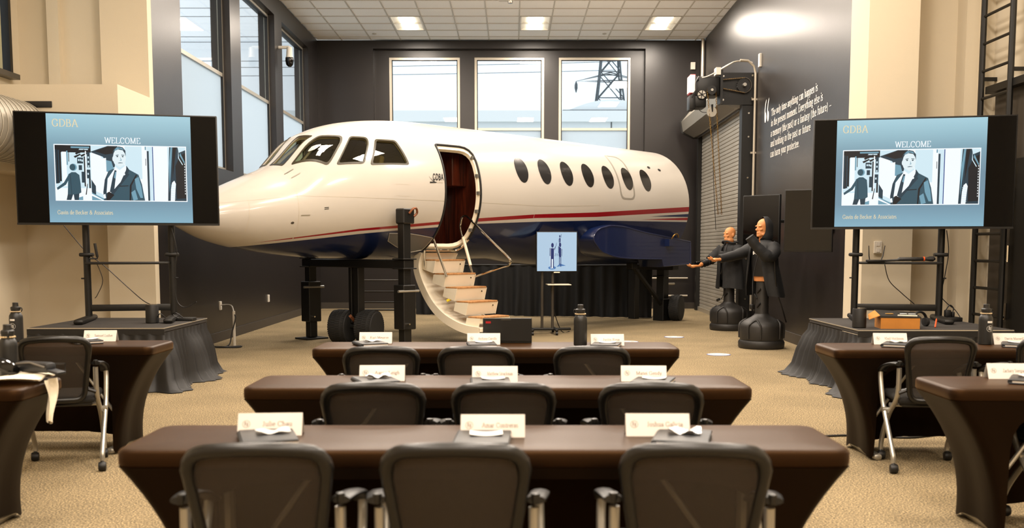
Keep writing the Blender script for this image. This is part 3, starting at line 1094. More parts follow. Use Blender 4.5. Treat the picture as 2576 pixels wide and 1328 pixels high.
def prism_cut(poly, side=-1, d0=0.12, d1=-0.14):
    mb = MB()
    mb.rings([[tuple(hull(s, p, d0, side)) for s, p in poly], [tuple(hull(s, p, d1, side)) for s, p in poly]])
    return mb
def dens(poly, step=0.06):
    out = []
    n = len(poly)
    for i in range(n):
        a, b = poly[i], poly[(i + 1) % n]
        L = math.hypot(b[0] - a[0], (b[1] - a[1]) / 57.3)
        k = max(1, int(L / step))
        for j in range(k):
            out.append((a[0] + (b[0] - a[0]) * j / k, a[1] + (b[1] - a[1]) * j / k))
    return out
def rnd_sp(poly, r):
    q = round_poly([(s, p / 57.3) for s, p in poly], r, 4)
    return [(s, p * 57.3) for s, p in q]
COCK = [
    rnd_sp([(-1.445, 86.0), (-1.00, 83.5), (-.90, 70.5), (-1.39, 66.5)], .03),
    rnd_sp([(-1.33, 58.5), (-.84, 66.5), (-.575, 56.5), (-.62, 51.0), (-.91, 34.5), (-.97, 32.6)], .05),
    rnd_sp([(-.845, 30.6), (-.47, 54.0), (-.24, 49.7), (-.26, 44.0), (-.45, 26.6)], .05),
    rnd_sp([(-.36, 24.8), (-.13, 46.6), (.18, 43.6), (.26, 21.5)], .04)]
DOOR = dens(rnd_sp([(.86, 39.5), (1.555, 39.5), (1.555, -58), (.84, -58)], [.03, .22, .22, .03]))
cut_with(prism_cut(DOOR))
for q in COCK:
    for sd in (-1, 1):
        cut_with(prism_cut(dens(q), sd, 0.06, -0.1))
baked(body, 30)
for o in cutters:
    me = o.data
    bpy.data.objects.remove(o)
    bpy.data.meshes.remove(me)

def patch(poly, off, side=-1, rings=4, thick=0.0):
    """a piece of skin-hugging sheet filling a star-shaped outline"""
    cs = sum(p[0] for p in poly) / len(poly)
    cp = sum(p[1] for p in poly) / len(poly)
    mb = MB()
    rr = []
    for k in range(rings, 0, -1):
        t = k / rings
        rr.append([tuple(hull(cs + (s - cs) * t, cp + (p - cp) * t, off, side)) for s, p in poly])
    mb.rings(rr, True, False)
    n = len(poly)
    o = len(mb.v)
    mb.v.append(tuple(hull(cs, cp, off, side)))
    for j in range(n):
        mb.f.append(((rings - 1) * n + j, (rings - 1) * n + (j + 1) % n, o))
        mb.mi.append(0)
    if thick:
        mb.rings([[tuple(hull(s, p, off, side)) for s, p in poly], [tuple(hull(s, p, off - thick, side)) for s, p in poly]], True, False)
    return mb
def ringband(outer, inner, off, side=-1):
    mb = MB()
    mb.rings([[tuple(hull(s, p, off - .006, side)) for s, p in outer], [tuple(hull(s, p, off, side)) for s, p in outer], [tuple(hull(s, p, off, side)) for s, p in inner], [tuple(hull(s, p, off - .006, side)) for s, p in inner]], True, False)
    return mb
def shrink(poly, k):
    cs = sum(p[0] for p in poly) / len(poly)
    cp = sum(p[1] for p in poly) / len(poly)
    return [(cs + (s - cs) * k, cp + (p - cp) * k) for s, p in poly]

names = ['windshield', 'cockpit_window', 'cockpit_window', 'cockpit_window']
for sd in (-1, 1):
    for nm, q in zip(names, COCK):
        d = dens(q)
        g = patch(shrink(d, 1.02), -0.02, sd, 3).build(nm, 'cockpit_glass', air)
        ringband(shrink(d, 1.02), shrink(d, 0.9), 0.006, sd).build('window_frame', 'olive_frame', g)
# painted cabin windows
for k in range(7):
    cs = 2.52 + 0.542 * k
    q = [(cs + .138 * math.cos(R(a)), 22.4 + 11.7 * math.sin(R(a))) for a in range(0, 360, 12)]
    patch(q, 0.004, -1, 3, 0.006).build('cabin_window', 'window_paint', air)
for s, p in ((6.05, 38), (6.35, 36)):
    patch([(s + .045 * math.cos(R(a)), p + 1.6 * math.sin(R(a))) for a in range(0, 360, 30)], 0.003, -1, 2).build('vent', 'logo_black', air)
ex_o = dens(rnd_sp([(4.93, 50), (5.36, 50), (5.37, 1.5), (4.95, 1.5)], [.05, .2, .12, .12]))
ex_c = (5.15, 25.5)
ex_i = [(ex_c[0] + (s - ex_c[0]) * .84, ex_c[1] + (p - ex_c[1]) * .935) for s, p in ex_o]
ringband(ex_o, ex_i, 0.003).build('exit_outline', 'exit_grey', air)

def seam(pts, wdt=0.006, off=0.0015, m='seam', nm='panel_seam'):
    mb = MB()
    L, Rr = [], []
    for i, (s, p) in enumerate(pts):
        a, b = pts[max(i - 1, 0)], pts[min(i + 1, len(pts) - 1)]
        ds, dp = b[0] - a[0], (b[1] - a[1]) / 57.3
        k = math.hypot(ds, dp) or 1
        ns, npp = -dp / k * wdt / 2, ds / k * wdt / 2 * 57.3
        L.append(tuple(hull(s + ns, p + npp, off)))
        Rr.append(tuple(hull(s - ns, p - npp, off)))
    mb.rings([L, Rr], False, False)
    return mb.build(nm, m, air)
def sline(a, b, n=12):
    return [(a[0] + (b[0] - a[0]) * k / n, a[1] + (b[1] - a[1]) * k / n) for k in range(n + 1)]
seam(sline((-1.44, 80), (-1.42, -44), 24), 0.009)
def zline(a, b, n=14):
    out = []
    for k in range(n + 1):
        s, z = a[0] + (b[0] - a[0]) * k / n, a[1] + (b[1] - a[1]) * k / n
        m = f_mid(s)
        out.append((s, math.degrees(math.asin(max(-1, min(1, (z - m) / ((f_top(s) - m) if z > m else (m - f_bot(s)))))))))
    return out
seam(zline((-2.38, 1.95), (-1.39, 2.068)))
seam(zline((-1.39, 2.068), (.85, 2.063), 20))
seam(sline((1.58, -8.0), (2.78, -8.5)))
seam(sline((2.78, -8.5), (2.78, -22.5), 6))
seam(sline((2.78, -8.5), (4.36, -5.0)))
seam(sline((4.36, -1), (4.36, -9), 6))
seam(sline((-2.03, 28), (-2.07, -32), 14), 0.008)
seam(sline((-2.6, -42), (-2.07, -34), 6))
seam([(-.02, 0), (-.02, 8), (.2, 6.5), (.2, -2.5), (-.02, -0.5)], 0.004)
for s, p in ((-1.46, 52), (-1.42, 42), (-1.40, -8)):
    seam([(s, p), (s + .12, p - 1.0)], 0.02, 0.004, 'silver', 'latch')
patch([(-1.5 + .022 * math.cos(R(a)), -17 + 1.7 * math.sin(R(a))) for a in range(0, 360, 30)], 0.003, -1, 1).build('port_cap', 'grey_metal', air)
for p in (-2.5, -4.2):
    seam([(-1.09, p), (-1.03, p - .4)], 0.014, 0.002, 'logo_black', 'placard')

# maker's lettering by the door
mb = MB()
q, W = lettering('GDBA', 0.115, 0.20, 0.15, 0.15, False, 0.12)
for k, poly in enumerate(q):
    mb.poly([tuple(hull(.625 + x, 8.6 + y / 1.03 * 57.3, 0.004 + .0001 * (k % 5))) for x, y in poly])
for j in range(3):
    pts = [(.565 + .03 * j + (.13 - .03 * j) * t, 6.7 + (4.6 - 1.2 * j) * (1 - t) ** 2.6) for t in [i / 10 for i in range(11)]]
    L = [tuple(hull(s, p + .16, 0.004)) for s, p in pts]
    Q = [tuple(hull(s, p - .16, 0.004)) for s, p in pts]
    mb.rings([L, Q], False, False)
mb.poly([tuple(hull(s, p, 0.0042)) for s, p in ((.57, 7.4), (.68, 7.0), (.68, 6.2), (.565, 6.2))])
mb.build('lettering', 'logo_black', air, smooth=0, recalc=False)
q, W = lettering('aviation', 0.035, 0.11, 0.12, 0.12, False)
mb = MB()
for k, poly in enumerate(q):
    mb.poly([tuple(hull(.70 + x, 6.2 + y / 1.03 * 57.3, 0.004 + .0001 * (k % 5))) for x, y in poly])
mb.build('lettering', 'seam', air, smooth=0, recalc=False)

# door surround
MB().tube([hull(s, p, 0.002) for s, p in DOOR], 0.016, 8, loop=True).build('door_seal', 'black', air)
mb = MB()
mb.rings([[tuple(hull(s, p, -0.012)) for s, p in shrink(DOOR, .995)], [tuple(hull(s, p, -0.02)) for s, p in shrink(DOOR, .93)], [tuple(hull(s, p, -0.075)) for s, p in shrink(DOOR, .93)]], True, False)
mb.build('door_frame', 'trim_cream', air)
for p in (30, 14, 0, -16, -34):
    b = hull(1.52, p, -0.02)
    MB().cbox(b, (.03, .05, .05)).build('latch', 'silver', air, smooth=0)
pts = [hull(s, -57.2, 0.015) for s in (.86, 1.0, 1.2, 1.4, 1.47)] + [hull(1.53, -52, .015), hull(1.545, -42, .015)]
MB().tube(smooth_path(pts, 4), 0.022, 8).build('sill_rail', 'chrome', air)
# cabin inside
MB().box(.55, 6.9, -.47, .47, 1.33, 1.37).build('cabin_floor', 'foam', air, smooth=0)
MB().box(-.8, .5, -.3, .3, 1.42, 1.46).build('cockpit_floor', 'foam', air, smooth=0)
sec = [tuple(hull(1.9, 360 * k / 48, -0.07)) for k in range(48)]
mb = MB()
mb.rings([[(1.72, y, max(z, 1.36)) for x, y, z in sec], [(1.76, y, max(z, 1.36)) for x, y, z in sec]])
mb.build('bulkhead', 'mahogany', air)
MB().rbox(1.42, 1.72, -.55, .35, 2.32, 2.98, .02).build('cabinet', 'mahogany', air)
MB().rbox(1.40, 1.72, -.05, .6, 1.36, 2.3, .02).build('cabinet', 'mahogany', air)
mb = MB()
mb.rings([[(.80, -.62, 1.40), (.84, -.78, 1.75), (.84, -.86, 2.1)], [(.96, -.5, 1.38), (.95, -.66, 1.78), (.88, -.8, 2.1)]], False, False)
mb.build('insulation_flap', 'insulation', air, recalc=False)
sec = [tuple(hull(.45, 360 * k / 48, -0.07)) for k in range(48)]
mb = MB()
mb.rings([[(.50, y, max(z, 1.36)) for x, y, z in sec], [(.54, y, max(z, 1.36)) for x, y, z in sec]])
mb.build('bulkhead', 'cockpit_trim', air)
for y in (-.42, .42):
    s = MB()
    s.rbox(-.55, -.1, y - .22, y + .22, 1.75, 1.88, .04)
    s.M = Matrix.Translation((-.08, y, 1.85)) @ Matrix.Rotation(R(12), 4, 'Y')
    s.rbox(-.06, .06, -.22, .22, 0, .62, .05).rbox(-.05, .05, -.13, .13, .64, .86, .04)
    s.build('pilot_seat', 'seat_leather', air)
MB().rbox(-1.2, -.9, -.3, .3, 2.15, 2.42, .06).build('instrument_panel', 'olive_frame', air)
MB().tube([(-.92, -.42, 1.9), (-.85, -.42, 2.35), (-.83, -.55, 2.5)], .02, 6).build('control_column', 'black', air)
# wing root stub
wing = round_poly([(4.1, 1.55), (4.25, 1.70), (4.6, 1.765), (5.0, 1.745), (5.6, 1.655), (7.0, 1.50), (7.02, 1.10), (6.15, 1.06), (6.1, 1.19), (5.2, 1.205), (4.75, 1.235), (4.35, 1.33)], [.1, .1, .1, .1, .1, .01, .01, .01, .02, .1, .1, .1], 4)
mb = MB()
big = [(5.4 + (x - 5.4) * 1.03, 1.42 + (z - 1.42) * 1.06) for x, z in wing]
mb.rings([[(x, -.55, z) for x, z in big], [(x, -1.02, z) for x, z in big], [(x, -1.1, z) for x, z in wing]])
mb.build('wing_stub', 'navy_panel', air, smooth=50)
fl = [(5.4 + (x - 5.4) * 1.005, 1.42 + (z - 1.42) * 1.01) for x, z in wing]
MB().tube([(x, -1.1, z) for x, z in fl], .012, 6, loop=True).build('stub_edge', 'navy_panel', air)
MB().box(6.18, 6.36, -1.2, -1.08, 1.42, 1.55).build('jack_bracket', 'navy_panel', air, smooth=0)
MB().tube(smooth_path([(6.28, -1.18, 1.55), (6.3, -1.22, 1.62), (6.4, -1.22, 1.64), (6.46, -1.2, 1.58)], 4), .014, 6).build('shackle', 'brass', air)
# missing patch under the red stripe ahead of the door, showing bare metal
bare = dens([(.0, -36), (.35, -37), (.83, -42), (.80, -58), (.62, -62), (.45, -58), (.25, -52), (.05, -45)])
patch(bare, 0.003, -1, 3).build('bare_metal_patch', 'insulation', air)
MB().tube([hull(s, p, 0.006) for s, p in bare], 0.006, 5, loop=True).build('patch_edge', 'alu', air)

# airstair door
y0 = -.5
ctrl = [(-.50, 1.315), (-.445, 1.222), (-.43, 1.078), (-.524, .872), (-.711, .622), (-.944, .442), (-1.218, .329), (-1.463, .275), (-1.70, .262)]
cp = [(p.x, p.y) for p in smooth_path([(a, b, 0) for a, b in ctrl], 4)]
def nrm2(i):
    a, b = cp[max(i - 1, 0)], cp[min(i + 1, len(cp) - 1)]
    dx, dz = b[0] - a[0], b[1] - a[1]
    k = math.hypot(dx, dz)
    return dz / k, -dx / k
stair = MB()
inner = []
for i, (yy, zz) in enumerate(cp):
    nx, nz = nrm2(i)
    inner.append((yy + nx * -.05, zz + nz * -.05))
stair.rings([[(.84, y, z), (1.56, y, z), (1.56, yi, zi), (.84, yi, zi)] for (y, z), (yi, zi) in zip(cp, inner)])
stair = stair.build('airstair', 'door_white', air)
for s in (.83, 1.54):
    mb = MB()
    o2 = [(y + nrm2(i)[0] * .02, z + nrm2(i)[1] * .02) for i, (y, z) in enumerate(cp)]
    i2 = [(y + nrm2(i)[0] * -.10, z + nrm2(i)[1] * -.10) for i, (y, z) in enumerate(cp)]
    mb.rings([[(s, a, b), (s + .03, a, b), (s + .03, c, d), (s, c, d)] for (a, b), (c, d) in zip(o2, i2)])
    mb.build('side_rim', 'door_white', stair)
for k, (yy, zz) in enumerate([(-.72, 1.20), (-.95, 1.0), (-1.18, .805), (-1.41, .607), (-1.65, .395)]):
    t = MB().rbox(.92, 1.52, yy, yy + .25, zz, zz + .022, .006).build('tread', 'tread_wood', stair)
    mb = MB()
    if k < 4:
        mb.rings([[(s, yy + .012, zz), (s, yy + .03, zz), (s, yy + .085, zz - .178), (s, yy + .065, zz - .178)] for s in (.93, 1.51)])
    else:
        mb.rings([[(s, yy + .012, zz), (s, yy + .03, zz), (s, yy + .05, zz - .07), (s, yy + .03, zz - .07)] for s in (.93, 1.51)])
    mb.build('riser', 'door_white', stair, smooth=20)
    for s in (.915, 1.515):
        MB().prism([(yy, zz), (yy + .27, zz), (yy + .30, zz - .12), (yy + .05, zz - .18)], s, s + .012, 'YZ').build('step_bracket', 'door_white', stair, smooth=0)
    if k < 4:
        MB().lathe([(.012, 0), (.012, .01)], 10, (1.44, yy + .02, zz - .05), 'Y').build('bolt', 'chrome', stair)
for i in (6, 10, 14, 18, 22, 26):
    y, z = cp[i]
    nx, nz = nrm2(i)
    MB().cbox((.86, y - nx * .06, z - nz * .06), (.05, .05, .05)).build('latch', 'silver', stair, smooth=0)
MB().tube([(.9, -.98, .62), (.98, -1.05, .68)], .02, 6).build('strap', 'yellow', stair)
rail = MB()
rail.tube(smooth_path([(1.5, -.9, 1.02), (1.5, -.66, 1.62), (1.5, -.655, 1.77), (1.5, -.70, 1.86), (1.5, -.79, 1.86), (1.5, -.95, 1.75), (1.5, -1.3, 1.50), (1.5, -1.63, 1.27), (1.5, -1.69, 1.2), (1.5, -1.65, 1.14), (1.5, -1.5, 1.105), (1.5, -.97, .965)], 4), .016, 8)
rail.build('handrail', 'chrome', stair)
MB().tube([(.9, -.66, 1.6), (.9, -.98, .97)], .018, 8).build('strut', 'chrome', stair)
MB().tube([(.86, -.545, 1.40), (.86, -.55, 1.1)], .016, 8).build('strut', 'chrome', stair)
MB().tube([(1.5, -.70, 1.55), (1.5, -.86, 1.13)], .023, 8).build('strut', 'trim_cream', stair)
MB().tube([(.88, -1.6, .27), (.88, -1.62, .0)], .012, 6).build('ground_rod', 'silver', stair)

# ------------------------------------------------------------------ steel cradle under the front: two posts, beam, wheels
RZ = AC_ROT
front = thing('front_cradle', 'black steel wheeled cradle holding up the front of the aircraft', 'stand', AC_LOC, RZ)
for yy, ztop in ((-1.1, 1.9), (1.1, 1.24)):
    s = 0.0
    MB().rbox(s - .065, s + .065, yy - .065, yy + .065, .03, ztop, .008, 1).build('post', 'black_metal', front)
    sl = MB().rbox(s - .11, s + .11, yy - .11, yy + .11, .27, .885, .01, 1).build('sleeve', 'black_metal', front)
    MB().rbox(s - .2, s + .2, yy - .16, yy + .16, 0, .025, .005, 1).build('foot_plate', 'black_metal', front)
    MB().tube([(s - .2, yy - .1, .80), (s + .17, yy - .1, .80)], .018, 8).build('pin', 'silver', sl)
    MB().tube([(s - .05, yy - .16, .35), (s - .05, yy - .1, .35)], .012, 8).build('pin', 'chrome', sl)
    for z in (1.10, 1.23):
        MB().rbox(s - .12, s + .12, yy - .12, yy + .12, z, z + .018, .004, 1).build('collar', 'black_metal', front)
MB().rbox(-.09, .09, -1.2, 1.2, 1.11, 1.225, .008, 1).build('beam', 'black_metal', front)
MB().rbox(-.06, .06, -.14, -.03, .22, 1.11, .006, 1).build('strut', 'black_metal', front)
MB().rbox(-.05, .05, .03, .10, .3, 1.11, .006, 1).build('strut', 'black_metal', front)
hk = MB().rbox(-.09, .11, -1.2, -1.02, 1.72, 1.93, .015, 1).build('head', 'black_metal', front)
MB().tube(smooth_path([(0, -1.21, 1.86), (.04, -1.24, 1.92), (.11, -1.23, 1.93), (.14, -1.21, 1.87), (.09, -1.2, 1.82)], 4), .016, 6).build('hook', 'rust', hk)
MB(Matrix.Rotation(R(-66), 4, 'Z')).tube([(-.2, 0, .245), (.2, 0, .245)], .04, 10).build('axle', 'black_metal', front)
MB().tube([(-.22, -.16, .42), (.0, -.05, .27)], .03, 4).build('tow_arm', 'rust', front)
def tyre(parent, x, y, z, r=.30, wdt=.24, rz=0.0, nm='wheel'):
    """rubber tyre (axle along its own Y) with rim, hub and tread blocks"""
    prof = [(r * .55, -wdt / 2), (r * .86, -wdt / 2), (r * .96, -wdt * .43), (r, -wdt * .25), (r, wdt * .25), (r * .96, wdt * .43), (r * .86, wdt / 2), (r * .55, wdt / 2)]
    wd = MB().lathe(prof, 40, (0, 0, 0), 'Y').build(nm, 'rubber', parent, loc=(x, y, z), rot=(0, 0, rz))
    for s in (-1, 1):
        MB().lathe([(r * .06, s * wdt * .32), (r * .2, s * wdt * .32), (r * .24, s * wdt * .2), (r * .5, s * wdt * .16), (r * .54, s * wdt * .46), (r * .58, s * wdt * .5), (r * .58, s * wdt * .3)], 28, (0, 0, 0), 'Y', cap=False).build('rim', 'grey_metal', wd, recalc=False)
    tr = MB()
    for k in range(44):
        a = 2 * math.pi * k / 44
        for c0, c1, sh in ((-.46, -.27, .05), (-.24, -.04, .0), (.04, .24, .07), (.27, .46, .02)):
            tr.M = Matrix.Rotation(a + sh, 4, 'Y')
            e = -.010 if abs(c0) > .3 or abs(c1) > .3 else 0
            tr.box(r - .012 + e, r + .006 + e, c0 * wdt, c1 * wdt, -.012, .012)
    tr.build('tread_block', 'rubber', wd, smooth=0)['kind'] = 'stuff'
    return wd
for k in (-.215, .215):
    tyre(front, k * math.cos(R(-66)), k * math.sin(R(-66)), .245, .245, .27, rz=R(-66 + 90))
# rear support
rear = thing('rear_cradle', 'black steel post and wheel holding up the tail end of the aircraft', 'stand', (AC_LOC[0] + 6.98 * math.cos(RZ) + .5 * math.sin(RZ), AC_LOC[1] + 6.98 * math.sin(RZ) - .5 * math.cos(RZ), 0), RZ)
MB().rbox(-.085, .085, -.085, .085, .1, 1.06, .008, 1).build('post', 'black_metal', rear)
MB().rbox(-.14, .14, -.12, .12, 0, .42, .008, 1).build('sleeve', 'black_metal', rear)
MB().rbox(-.08, .08, .6, .76, 0.0, .97, .008, 1).build('post', 'black_metal', rear)
MB().rbox(-.1, .1, -.3, .8, .97, 1.07, .008, 1).build('beam', 'black_metal', rear)
MB().rbox(-.14, .14, -.13, .13, .84, .86, .004, 1).build('collar', 'black_metal', rear)
MB().tube([(0, 0, .7), (.25, -.1, .7)], .02, 8).build('pin', 'silver', rear)
MB().tube([(-1.05, -.05, 1.08), (-.06, -.05, .28)], .045, 6).build('brace', 'black_metal', rear)
MB().rbox(-1.13, -.97, -.12, .02, 1.0, 1.12, .01, 1).build('bracket', 'black_metal', rear)
MB().tube([(.1, -.3, .245), (0, .1, .245)], .04, 10).build('axle', 'black_metal', rear)
tyre(rear, .13, -.24, .245, .245, .2, rz=R(18))

# black curtain standing behind the belly, and a step frame behind the beam
t = thing('black_curtain', 'low black curtain standing on the carpet behind the aircraft belly', 'curtain', (.38, 20.65, 0), math.atan2(-1.1, 4.75))
n = 110
top, mid, bot = [], [], []
for i in range(n + 1):
    x = -2.45 + 4.9 * i / n
    wv = .03 * math.sin(i * 1.13) + .02 * math.sin(i * .47)
    top.append((x, .4 * wv, 1.03))
    mid.append((x, wv, .5))
    bot.append((x + .02 * math.sin(i * .6), 1.8 * wv - .05, .01))
MB().rings([top, mid, bot], False, False).build('cloth', 'drape', t, recalc=False, smooth=80)
MB().tube([(-2.48, 0, 1.04), (2.48, 0, 1.04)], .016, 8).build('rail', 'black_metal', t)
for x in (-2.3, 0, 2.3):
    MB().tube([(x, .12, 0), (x, .12, 1.02), (x, 0, 1.04)], .014, 8).build('upright', 'black_metal', t)
    MB().rbox(x - .15, x + .15, .0, .3, 0, .012, .004, 1).build('foot', 'black_metal', t)
st = thing('rolling_steps', 'black rolling step frame with flat treads beneath the aircraft beam', 'steps', (-2.25, 17.0, 0))
for x in (-.42, .42):
    MB().rbox(x - .03, x + .03, -.03, .03, .06, 1.05, .005, 1).build('post', 'black_metal', st)
    MB().tube([(x, 0, .55), (x, .7, .08)], .025, 6).build('brace', 'black_metal', st)
    MB().lathe([(.055, -.02), (.06, 0), (.055, .02)], 16, (x, 0, .06), 'X').build('caster', 'rubber', st)
for k, z in enumerate((.36, .49, .67, .86)):
    MB().rbox(-.39, .39, -.06, .1, z - .018, z, .004, 1).build('tread', 'grey_metal', st)

# ------------------------------------------------------------------ rolling steel door on the right wall
t = thing('door_1', 'rolled steel slat door closed in the right wall', None)
t['kind'] = 'structure'
DY0, DY1 = 17.95, 22.6
def dpt(y, d, z):
    return (xr(y) - d, y, z)
pitch = 0.0735
nsl = 52
prof = [(0.0, .003), (.010, .003), (.017, .009), (.019, .037), (.017, .064), (.010, .0695), (0.0, .0695), (-.012, .0735), (-.012, .0)]
first = None
for k in range(nsl):
    z = .09 + pitch * k
    if first is None:
        mb = MB()
        mb.rings([[dpt(y, .10 + a, b) for a, b in prof] for y in (DY0, DY1)])
        first = mb.build('slat', 'steel_slat', t, smooth=25)
        o = first
    else:
        o = first.copy()
        C.objects.link(o)
    o.location = (0, 0, z)
along(DY0, DY1, .06, .16, 0, .09).build('bottom_bar', 'alu', t, smooth=0)
along(DY0 - .2, DY0 + .03, 0.0, .22, 0, 3.86).build('guide', 'black_metal', t, smooth=0)
along(DY1 - .03, DY1 + .18, 0.0, .2, 0, 3.95).build('guide', 'black_metal', t, smooth=0)
hex_ = [(.04, 3.84), (.04, 4.30), (.20, 4.36), (.42, 4.34), (.58, 4.14), (.54, 3.92), (.30, 3.80)]
MB().rings([[dpt(y, a, z) for a, z in hex_] for y in (DY0 + .02, DY1)]).build('hood', 'steel_hood', t, smooth=20)
MB().rings([[dpt(y, a, z) for a, z in [(p[0] * 1.12 - .03, 4.1 + (p[1] - 4.1) * 1.12) for p in hex_]] for y in (DY1, DY1 + .03)]).build('hood_end', 'black_metal', t, smooth=20)
along(DY0 + .05, DY1 - .05, .2, .23, 3.78, 3.9).build('lintel', 'grey_metal', t, smooth=0)
for z in (.5, 1.2, 1.9, 2.6, 3.3, 3.7):
    MB().lathe([(.016, 0), (.016, -.012)], 8, (xr(DY0) - .11, DY0 - .2, z), 'Y').build('bolt', 'chrome', t)

# operator: bracket plate, chain drive, motor, hand chain
OY = DY0 - .22
op = thing('door_operator', 'black chain driven motor unit mounted above the rolling door', 'motor', (xr(OY), OY, 0))
pl = MB().box(-.62, -.005, -.01, .02, 3.84, 4.38).build('bracket_plate', 'black_metal', op, smooth=0)
for x, z in ((-.56, 4.32), (-.56, 3.92), (-.06, 4.33), (-.06, 3.95)):
    MB().lathe([(.017, 0), (.017, -.014)], 8, (x, -.01, z), 'Y').build('bolt', 'chrome', pl)
MB().box(-.64, -.60, -.18, .1, 3.84, 4.40).build('bracket_flange', 'black_metal', op, smooth=0)
big, small = (-.22, 4.16), (-.78, 4.19)
def disc(c, r, y0, y1, nm, m, par, n=28):
    return MB().lathe([(r * .2, y0), (r, y0), (r, y1), (r * .2, y1)], n, (c[0], 0, c[1]), 'Y').build(nm, m, par)
sp = disc(big, .115, -.07, -.055, 'sprocket', 'black_metal', op)
for k in range(22):
    a = 2 * math.pi * k / 22
    MB().tube([(big[0] + .11 * math.cos(a), -.062, big[1] + .11 * math.sin(a)), (big[0] + .127 * math.cos(a), -.062, big[1] + .127 * math.sin(a))], [.012, .004], 4).build('tooth', 'black_metal', sp)
MB().lathe([(.03, -.16), (.03, -.02)], 14, (big[0], 0, big[1]), 'Y').build('shaft', 'silver', op)
disc(small, .03, -.075, -.05, 'sprocket', 'silver', op)
ch = MB()
loop = []
for k in range(20):
    a = R(-82 + 164 * k / 19)
    loop.append((big[0] + .127 * math.cos(a), -.062, big[1] + .127 * math.sin(a)))
for k in range(8):
    a = R(98 + 164 * k / 7)
    loop.append((small[0] + .045 * math.cos(a), -.062, small[1] + .045 * math.sin(a)))
MB().tube(loop, .011, 6, loop=True).build('drive_chain', 'brass', op)
links = MB()
tot = []
for i in range(len(loop)):
    a, b = Vector(loop[i]), Vector(loop[(i + 1) % len(loop)])
    k = max(1, int((b - a).length / .03))
    for j in range(k):
        tot.append(a.lerp(b, j / k))
for p in tot:
    links.box(p.x - .008, p.x + .008, -.085, -.04, p.z - .008, p.z + .008)
links.build('chain_rollers', 'grey_metal', op, smooth=0)
MB().rbox(-1.06, -.64, -.12, .3, 3.98, 4.30, .02).build('gearbox', 'black_metal', op)
MB().rbox(-1.12, -.86, -.1, .25, 3.78, 4.0, .03).build('motor_housing', 'black_metal', op)
MB().rbox(-1.16, -1.06, -.16, .12, 3.74, 3.98, .015).build('limit_box', 'black_metal', op)
MB().rbox(-1.14, -1.05, -.1, .2, 4.02, 4.34, .01).build('control_box', 'red_plastic', op)
MB().box(-1.15, -1.06, -.106, -.1, 4.03, 4.33).build('control_label', 'paper', op, smooth=0)
MB().box(-1.148, -1.141, -.09, .18, 4.04, 4.32).build('control_label', 'paper', op, smooth=0)
w1 = disc((-.79, 4.06), .075, -.2, -.13, 'chain_wheel', 'black_metal', op)
disc((-.79, 4.06), .022, -.23, -.13, 'hub', 'silver', op)
f = disc((-.95, 3.99), .07, -.15, -.12, 'brake_disc', 'silver', op)
for k in range(3):
    a = R(60 * k + 20)
    MB().tube([(-.95 - .07 * math.cos(a), -.155, 3.99 - .07 * math.sin(a)), (-.95 + .07 * math.cos(a), -.155, 3.99 + .07 * math.sin(a))], .008, 5).build('spoke', 'black', f)
disc((-.78, 3.70), .085, -.17, -.12, 'pulley', 'steel_hood', op)
MB().tube([(-.78, -.18, 3.82), (-.77, -.18, 3.7)], [.022, .01], 6).build('pulley_hanger', 'black', op)
for k in range(3):
    MB().tube(smooth_path([(-1.0, -.11, 4.3 - .03 * k), (-1.06, -.17, 4.2), (-1.05, -.18, 4.08), (-1.12, -.17, 3.98 - .02 * k)], 4), .011, 5).build('cable', 'black', op)
MB().tube(smooth_path([(-1.03, -.13, 3.78), (-.95, -.15, 3.70), (-.86, -.15, 3.69)], 4), .006, 5).build('cable', 'black', op)
MB().box(-.72, -.64, -.19, .0, 4.32, 4.44).build('junction_box', 'white_plastic', op, smooth=0)
MB().tube(smooth_path([(-.66, -.1, 4.40), (-.5, -.05, 4.5), (-.34, .0, 4.57), (-.12, .02, 4.57), (-.06, .02, 4.55)], 4), .012, 6).build('conduit', 'conduit', op)
MB().tube(smooth_path([(-1.02, -.1, 4.27), (-.85, -.12, 4.3), (-.6, -.1, 4.43), (-.4, -.02, 4.55)], 4), .01, 6).build('conduit', 'conduit', op)

def hand_chain(x0, x1, y, ztop, zbot, sway, label):
    """loop of steel links hanging from the chain wheel"""
    root = thing('hand_chain', label, 'chain', ((x0 + x1) / 2, y, ztop))
    for (xa, xb) in ((x0, (x0 + x1) / 2 + sway - .03), (x1, (x0 + x1) / 2 + sway + .03)):
        c = MB(Matrix.Translation((-(x0 + x1) / 2, -y, -ztop)))
        n = int((ztop - zbot) / .034)
        for k in range(n):
            t = k / n
            x = xa + (xb - xa) * t
            z = ztop - (ztop - zbot) * t
            if k % 2:
                ring = [(x + .012 * math.cos(a), y, z + .022 * math.sin(a)) for a in [2 * math.pi * j / 6 for j in range(6)]]
            else:
                ring = [(x, y + .012 * math.cos(a), z + .022 * math.sin(a)) for a in [2 * math.pi * j / 6 for j in range(6)]]
            c.tube(ring, .0042, 4, loop=True)
        c.build('chain_strand', 'brass', root, recalc=False)['kind'] = 'stuff'
X0 = xr(OY)
hand_chain(X0 - .86, X0 - .715, OY - .165, 4.06, 1.95, .18, 'long brass hand chain hanging in front of the rolling door')
tag(MB().tube([(X0 - .755, OY - .15, 3.62), (X0 - .72, OY - .1, 2.6), (X0 - .66, OY - .1, 1.7)], .006, 5).build('pull_cord', 'black'), 'thin dark pull cord hanging beside the hand chain', 'cord')

